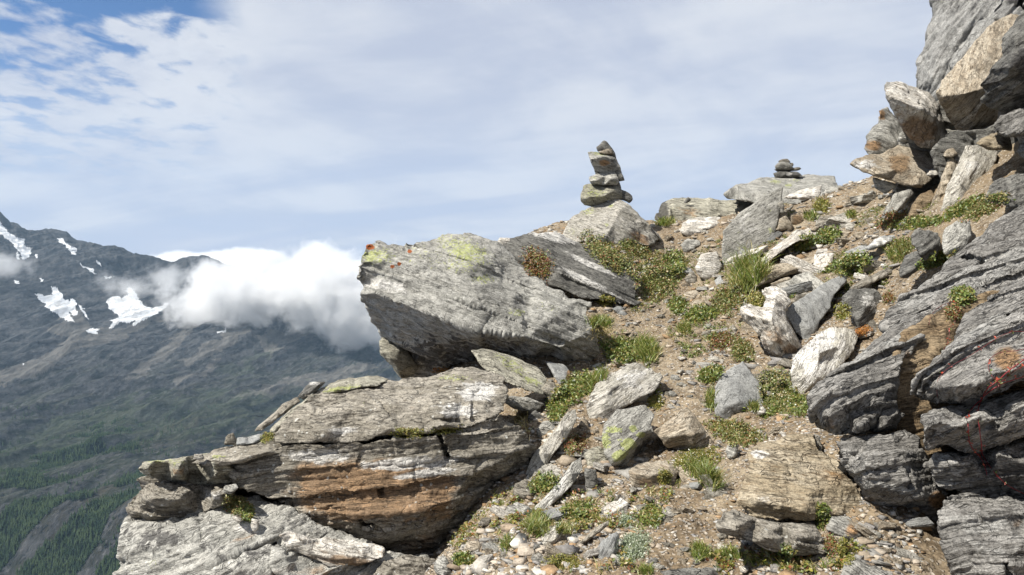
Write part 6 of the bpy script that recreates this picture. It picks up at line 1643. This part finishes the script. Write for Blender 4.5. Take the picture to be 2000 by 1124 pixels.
# (kind, label, cx, cy, rx, ry, rot)
PATCH = [
    ('grass', 'dense bright green grass tuft in the bank between standing slab and white boulder', 1462, 540, 40, 36, -50),
    ('grass', 'green grass tuft with straw coloured skirt at the right end of the big boulder', 1172, 634, 22, 10, 0),
    ('dry', 'hanging skirt of dry straw coloured grass under the tuft by the big boulder', 1176, 655, 22, 14, 0),
    ('grass', 'long green grass tuft under the tan angular rock', 1375, 930, 40, 18, 34),
    ('moss', 'yellow green cushion full of tiny flowers above the long grass tuft', 1362, 897, 46, 20, -10),
    ('grass', 'bright green round tuft at the bottom, left of the split rock', 1424, 1088, 26, 10, 0),
    ('grass', 'pale green tuft left of the bright round tuft at the bottom', 1366, 1082, 16, 16, 0),
    ('grass', 'small bright tuft next to the pale pointed slab', 1102, 1038, 14, 10, 0),
    ('grass', 'green tuft below the blocky brown stone', 1050, 1030, 24, 20, -20),
    ('grass', 'small tuft at the lower left by the outcrop hollow', 990, 1066, 12, 14, 0),
    ('grass', 'tiny tuft on the sandy slope', 1662, 422, 10, 6, 0),
    ('grass', 'grass tuft at the skyline under the jutting tan slab', 1665, 348, 12, 7, -20),
    ('grass', 'green tuft on the skyline beside the cairn boulder', 1300, 438, 18, 6, 0),
    ('leaf', 'dark leafy clump along the path below the big boulder', 1215, 690, 40, 22, 17),
    ('grass', 'grassy clump at the path edge above the big pale boulder', 1262, 690, 26, 22, 51),
    ('leaf', 'dark leafy clump in the gap between leaf shaped slab and pale boulder', 1120, 765, 46, 22, -35),
    ('leaf', 'dark green leaves hanging in the cleft left of the big pale boulder', 1088, 800, 18, 26, 0),
    ('grass', 'strip of grass along the upper left edge of the big pale boulder', 1165, 745, 26, 12, -35),
    ('moss', 'yellow green cushion on top of the lichen slab', 1280, 788, 15, 13, 0),
    ('moss', 'green cushion growing on the squat brown rock', 1298, 934, 13, 13, 0),
    ('red', 'reddish mossy mat between the two leaning slabs', 1122, 872, 26, 18, -30),
    ('leaf', 'green plants between the leaning slab and the blocky stone', 1062, 948, 26, 16, -20),
    ('leaf', 'leafy green plants below the second leaning slab', 1130, 1002, 32, 18, 0),
    ('grey', 'silvery grey feathery plant at the bottom centre', 1238, 1070, 34, 26, -25),
    ('grey', 'small silvery grey plant above the larger silvery one', 1226, 1022, 16, 10, 0),
    ('leaf', 'green herb between the silvery plants and the squat rock', 1272, 1012, 20, 20, 34),
    ('moss', 'wide mat of mixed green and yellow leaves at the bottom left of the streaked slab', 1100, 1100, 36, 14, 0),
    ('olive', 'tall mixed green and orange bush on the bank left of the path', 1285, 545, 40, 46, 0),
    ('leaf', 'dark green upper half of the bank bush', 1318, 520, 22, 26, 0),
    ('olive', 'mossy turf above the layered ledge', 1185, 500, 60, 20, 37),
    ('olive', 'brownish turf in front of the cairn boulder', 1240, 488, 30, 12, 17),
    ('red', 'dark red mat in the cleft behind the big boulder', 1050, 520, 36, 26, 59),
    ('moss', 'green cushion at the lower end of the layered ledge', 1185, 590, 18, 10, 0),
    ('leaf', 'two clumps of green plants in the middle of the path', 1325, 600, 16, 14, 0),
    ('leaf', 'leafy green mat on the path left of the white boulder', 1370, 618, 34, 16, -15),
    ('grass', 'small grass tuft in the path below the leafy mat', 1336, 646, 14, 10, 0),
    ('olive', 'rusty green turf below the grass bank beside the path', 1420, 590, 34, 26, -30),
    ('red', 'reddish creeping plants at the right edge of the path', 1412, 668, 28, 16, -20),
    ('olive', 'dark green plants under the white overhanging boulder', 1450, 690, 26, 20, 59),
    ('moss', 'yellow green cushion on the left shoulder of the white boulder', 1478, 590, 22, 22, 0),
    ('moss', 'mossy cushion between the grey slab and the dark block', 1645, 612, 16, 15, 34),
    ('leaf', 'green mat with white flowers on the bank above the grey slab', 1660, 520, 40, 17, -15),
    ('leaf', 'leafy clump at the end of the long white slab', 1615, 465, 22, 13, -20),
    ('leaf', 'leaves under the long white slab', 1570, 480, 24, 12, -25),
    ('moss', 'bright green cushion below the white slab at the top of the slope', 1604, 405, 16, 16, 0),
    ('grass', 'small dark tuft beside the bright green cushion', 1583, 425, 12, 8, 0),
    ('olive', 'long grassy turf beside the jutting dark block', 1760, 490, 28, 20, -15),
    ('grass', 'grass tuft right of the lilac grey slab', 1752, 500, 18, 14, -20),
    ('leaf', 'leafy strip along the foot of the slim upright slab', 1790, 440, 50, 10, -8),
    ('leaf', 'green leafy strip below the tilted grey slab', 1880, 410, 44, 10, -28),
    ('red', 'red leaved mat on the slope left of the slim slab', 1742, 432, 30, 14, -25),
    ('leaf', 'green and red plants growing in the crack below the jutting dark block', 1830, 512, 38, 10, -18),
    ('leaf', 'strawberry leaved plant rooted in the rock wall crack', 1880, 582, 22, 16, 0),
    ('red', 'red stalks and leaves below the strawberry leaved plant', 1862, 612, 14, 16, 0),
    ('flower', 'mat of small plants dotted with white flowers left of the dark wall', 1520, 770, 34, 50, -25),
    ('leaf', 'dark leaves at the lower corner of the cream boulder', 1560, 795, 26, 20, 0),
    ('olive', 'brownish green plants below the flat grey path slab', 1440, 850, 60, 22, 17),
    ('moss', 'yellowish cushion right of the tan angular rock', 1420, 838, 26, 12, 0),
    ('grass', 'tuft on the left edge of the flat grey path slab', 1388, 785, 9, 22, 0),
    ('grass', 'small tuft at the right corner of the flat grey path slab', 1472, 798, 12, 8, 0),
    ('leaf', 'plants at the upper left of the flat grey path slab', 1388, 735, 22, 14, -20),
    ('leaf', 'fresh green feathery fern at the foot of the split brown rock', 1530, 1085, 22, 10, -20),
    ('moss', 'lime green moss strand at the bottom right', 1652, 1078, 18, 24, -20),
    ('red', 'rust red plant next to the lime green strand', 1622, 1070, 12, 20, 0),
    ('leaf', 'green plants in the crack between ochre rock and wall', 1606, 1012, 12, 22, 0),
    ('grass', 'tuft at the bottom edge under the streaked slab', 1262, 1118, 14, 8, 0),
    ('leaf', 'green herbs by the hollow at the bottom of the outcrop', 905, 1098, 18, 12, 0),
    ('moss', 'mossy strip in the long crack of the brown outcrop', 795, 848, 36, 9, 0),
    ('moss', 'second mossy strip further right in the outcrop crack', 870, 842, 30, 6, -6),
    ('moss', 'bright moss on the stepped shoulder of the outcrop', 522, 856, 14, 8, -40),
    ('olive', 'dark plants in the hollow under the outcrop ledges', 462, 990, 26, 16, 17),
    ('leaf', 'little green clump below the hollow in the outcrop', 482, 1006, 12, 14, 0),
    ('orange', 'orange succulent cushion on top of the outcrop', 862, 724, 17, 6, 0),
    ('dry', 'wisp of dry grass in the crack right of the outcrop', 1020, 830, 14, 34, -20),
    ('olive', 'mixed turf at the top of the rock wall below the dark cave rock', 1925, 408, 46, 14, -28),
    ('orange', 'rust coloured moss on the cream boulder', 1686, 648, 14, 8, -20),
    ('red', 'dark red leaves at the top of the rock wall', 1736, 585, 10, 10, 0),
]


def build_plants(cast):
    rs = np.random.default_rng(77)
    built = []
    for (kd, lab, cx, cy, rx, ry, rot) in PATCH:
        rx *= 1.15; ry *= 1.15
        h = cast(cx, cy)
        d = h[0][1] if h is not None else 6.0
        s = d / F                        # metres per photo pixel
        area = rx * ry
        parts = []
        def S(n, **k): return sample(cast, cx, cy, rx, ry, int(n), rs, rot, **k)
        name = 'plant_clump'; cat = 'plant'
        if kd == 'grass':
            name, cat = 'grass_tuft', 'grass tuft'
            b, nn = S(min(800, 90 + area * .95))
            L = (8 + 1.0 * math.sqrt(ry * rx)) * s * .95
            parts.append(blades(b, C_GRASS, L, max(.0045, 1.5 * s), .45, rs, .6))
            b2, _ = S(40); parts.append(blades(b2, C_DRY, L * .9, max(.004, 1.3 * s), .6, rs, .8))
        elif kd == 'dry':
            name, cat = 'dry_grass', 'grass tuft'
            b, nn = S(min(300, 60 + area * .35)); L = 24 * s
            parts.append(blades(b, C_DRY, L, max(.004, 1.3 * s), .9, rs, 1.3))
        elif kd in ('leaf', 'olive', 'red', 'moss', 'flower', 'grey', 'orange'):
            pal = dict(leaf=C_LEAF, olive=C_OLIVE, red=C_RED, moss=C_MOSS, flower=C_OLIVE, grey=C_GREY, orange=C_ORANGE)[kd]
            sz = dict(leaf=3.2, olive=2.6, red=2.2, moss=1.9, flower=2.4, grey=2.2, orange=1.8)[kd] * s
            hh = dict(leaf=9, olive=8.5, red=6, moss=5, flower=9, grey=10, orange=5)[kd] * s
            n = min(4200, 120 + area * dict(leaf=1.5, olive=1.7, red=1.3, moss=2.6, flower=1.3, grey=1.6, orange=3)[kd])
            nb = min(700, n)
            b, nn = S(nb)
            if len(b) == 0: continue
            k = int(math.ceil(n / len(b)))
            bb = np.repeat(b, k, 0) + rs.normal(0, 1.5 * s, (len(b) * k, 3)) * np.array((1, 1, .3)); n2 = np.repeat(nn, k, 0)
            parts.append(leaves(bb, n2, pal, sz, hh, rs))
            if kd in ('leaf', 'olive'):
                parts.append(leaves(bb[::5], n2[::5], C_RED if kd == 'olive' else C_MOSS, sz * .9, hh, rs))
                parts.append(blades(b[::4], C_GRASS if kd == 'leaf' else C_DRY, hh * 1.5, max(.004, 1.1 * s), .5, rs, .5))
            if kd == 'flower' or 'flowers' in lab:
                parts.append(leaves(bb[::6], n2[::6], C_LEAF, sz, hh, rs))
                parts.append(leaves(b[::3], nn[::3], [(.75, .74, .68), (.6, .55, .4)], 1.5 * s, hh * 1.6, rs))
            if kd == 'grey':
                parts.append(blades(b, C_GREY, 11 * s, max(.004, 1.2 * s), .6, rs, .4))
            if kd == 'red':
                parts.append(leaves(bb[::3], n2[::3], C_LEAF, sz, hh, rs))
        built.append((name, lab, parts, cat))
    return built


def finish_plants(built):
    for b in built:
        build_plant(*b)


def ground_cover(cast):
    """low herbs and thin grass sprinkled over the soil and in rock cracks"""
    rs = np.random.default_rng(5)
    L = []
    reg = [(1200, 1440, 470, 700, 700), (1380, 1540, 640, 900, 800), (1440, 1700, 400, 620, 900), (1640, 1900, 400, 560, 700), (1080, 1320, 640, 800, 500), (880, 1340, 960, 1120, 650), (1320, 1660, 880, 1120, 600), (1600, 1780, 1000, 1120, 200), (1100, 1300, 460, 600, 500)]
    gb = []; lb = []; ln = []; db = []
    for (x0, x1, y0, y1, n) in reg:
        for _ in range(n):
            cx, cy = rs.uniform(x0, x1), rs.uniform(y0, y1)
            h = cast(cx, cy)
            if h is None or h[2].name.split('.')[0] not in ('ground',): continue
            p = h[0]
            pc = np.interp(cy, [440, 500, 545, 600, 650, 720, 790, 840, 940, 1050, 1124], [1300, 1285, 1345, 1290, 1270, 1310, 1345, 1350, 1400, 1330, 1300])
            if abs(cx - pc) < 22 + 50 * max(0, min(1, (cy - 560) / 440)): continue
            if fbm(p[None] * .95, 3, 500)[0] < .02: continue
            s = p[1] / F; k = rs.integers(5, 22); sp = rs.uniform(2, 7) * s
            q = p + rs.normal(0, 1, (k, 3)) * np.array((sp, sp * 1.6, 0))
            q[:, 2] = ground_h(q[:, :2])
            t = rs.uniform()
            if t < .35: gb.append(q)
            elif t < .5: db.append(q)
            else: lb.append(np.repeat(q, 3, 0) + rs.normal(0, 1.2 * s, (k * 3, 3)))
    parts = []
    if gb: b = np.concatenate(gb); parts.append(blades(b, C_GRASS, .055, .005, .5, rs, .6))
    if db: b = np.concatenate(db); parts.append(blades(b, C_DRY, .07, .005, .7, rs, .7)); parts.append(blades(b[::2], C_GRASS[:3], .05, .005, .6, rs, .7))
    if lb:
        b = np.concatenate(lb); nn = np.tile((0, 0, 1.), (len(b), 1)); k = len(b) // 2
        parts.append(leaves(b[:k], nn[:k], C_LEAF, .013, .03, rs)); parts.append(leaves(b[k:], nn[k:], C_OLIVE + C_MOSS + C_RED[:2], .011, .03, rs))
    return parts


def tube(pts, r, col, k=5):
    pts = np.array(pts, float); n = len(pts)
    T = np.gradient(pts, axis=0); T /= np.linalg.norm(T, axis=1)[:, None]
    A = np.cross(T, (0.3, .2, .93)); A /= np.linalg.norm(A, axis=1)[:, None]; B = np.cross(T, A)
    a = np.arange(k) / k * 6.283
    rr = np.full(n, r) * np.linspace(1, .6, n)
    V = pts[:, None] + (A[:, None] * np.cos(a)[None, :, None] + B[:, None] * np.sin(a)[None, :, None]) * rr[:, None, None]
    idx = np.arange(n * k).reshape(n, k)
    Fq = np.stack((idx[:-1], np.roll(idx[:-1], -1, 1), np.roll(idx[1:], -1, 1), idx[1:]), -1).reshape(-1, 4)
    return V.reshape(-1, 3), Fq, np.tile((*col, 1), (n * k, 1))


def creeper_parts(cast):
    """red runners hanging over the rock wall"""
    rs = np.random.default_rng(3)
    runs = [[(2010, 690), (1975, 715), (1945, 735), (1925, 752), (1912, 770), (1905, 795), (1903, 830), (1908, 860), (1912, 888), (1930, 910), (1945, 930), (1965, 948), (2010, 965)],
            [(2010, 725), (1970, 740), (1940, 750), (1918, 765), (1895, 790), (1884, 815), (1882, 845), (1892, 870), (1905, 890), (1915, 912), (1920, 930)],
            [(2010, 655), (1985, 645), (1955, 655), (1925, 672), (1890, 690), (1850, 712), (1830, 735), (1825, 760), (1830, 800)],
            [(2010, 680), (1975, 688), (1940, 692), (1924, 705), (1922, 725), (1935, 742), (1950, 748)],
            [(2010, 705), (1980, 720), (1950, 740), (1935, 760)],
            [(1862, 625), (1850, 640), (1845, 665), (1838, 690)], [(1905, 575), (1860, 590), (1830, 600), (1812, 618), (1808, 640)]]
    parts = []
    for j, run in enumerate(runs):
        run = np.array(run, float)
        t = np.linspace(0, len(run) - 1, len(run) * 6)
        x = np.interp(t, np.arange(len(run)), run[:, 0]); y = np.interp(t, np.arange(len(run)), run[:, 1])
        ker = np.ones(5) / 5
        xs = np.convolve(np.pad(x, 2, mode='edge'), ker, 'valid'); ys = np.convolve(np.pad(y, 2, mode='edge'), ker, 'valid')
        pts = []
        for a, b in zip(xs, ys):
            h = cast(a, b)
            if h is None: continue
            nrm = h[1]
            pts.append(h[0] + nrm * .010 - np.array((0, .012, 0)))
        if len(pts) < 5: continue
        P = np.array(pts)
        for c in range(3):
            P[:, c] = np.convolve(np.pad(P[:, c], 3, mode='edge'), np.ones(7) / 7, 'valid')
        P[:, 1] -= .008
        parts.append(tube(P, .0024 if j < 2 else .0015, (.24, .028, .034) if j < 2 else (.15, .026, .028)))
        sel = P[rs.integers(2, len(P), 14 if j < 2 else 6)]
        parts.append(leaves(np.repeat(sel, 3, 0), np.tile((0, -1, .3), (len(sel) * 3, 1)), [(.36, .06, .03), (.25, .04, .03), (.10, .13, .03)], .007, .010, rs))
    return parts


def seed_heads(cast):
    """thin flowering grasses standing against the sky"""
    out = []
    rs = np.random.default_rng(8)
    for lab, cx, cy, n, hpx in (('thin flowering grass with feathery heads against the sky by the jutting slab', 1645, 350, 14, 52), ('two thin dry grass stalks on top of the big boulder', 970, 460, 5, 26)):
        h = cast(cx, cy + 4)
        if h is None: continue
        p0 = h[0]; s = p0[1] / F; parts = []
        for k in range(n):
            b = p0 + np.array((rs.normal(0, 5 * s), rs.normal(0, .03), 0))
            L = hpx * s * rs.uniform(.6, 1.1); dx = rs.normal(-.18, .25); dy = rs.normal(0, .2)
            t = np.linspace(0, 1, 8)[:, None]
            P = b + np.array((dx * L, dy * L, 0)) * t ** 1.6 + np.array((0, 0, L)) * t
            parts.append(tube(P, .0022, (.20, .13, .10), 4))
            tip = P[-1] - (P[-1] - P[-2]) * rs.uniform(0, 1.5, (12, 1))
            parts.append(blades(tip, [(.16, .10, .09), (.24, .17, .13)], 8 * s, 1.3 * s, .7, rs, .3))
        b = p0 + rs.normal(0, 3 * s, (40, 3)) * np.array((1, .6, 0))
        parts.append(blades(b, C_DRY + C_GRASS[:2], 13 * s, 1.3 * s, .5, rs, .5))
        out.append(('flowering_grass', lab, parts, 'grass tuft'))
    return out
# ================================================================== build everything
build_world()
build_mats()
veg_mat()
build_ground()
build_rocks()
build_outcrop()
build_wall()
build_cliff()
SPOTS = build_small_stones()
bpy.context.view_layer.update()
build_loose(SPOTS)
build_fragments()
bpy.context.view_layer.update()
CAST = Cast()
PL = build_plants(CAST)
GC = ground_cover(CAST)
CR = creeper_parts(CAST)
SH = seed_heads(CAST)
finish_plants(PL + SH)
build_plant('ground_cover', 'sparse low herbs and thin grass sprinkled over the stony soil', GC, kind='stuff')
build_plant('creeper', 'red creeping runners hanging over the dark rock wall', CR, cat='creeper')
build_gravel()
build_far()
build_clouds()
build_haze()
bpy.data.objects.remove(TMP)
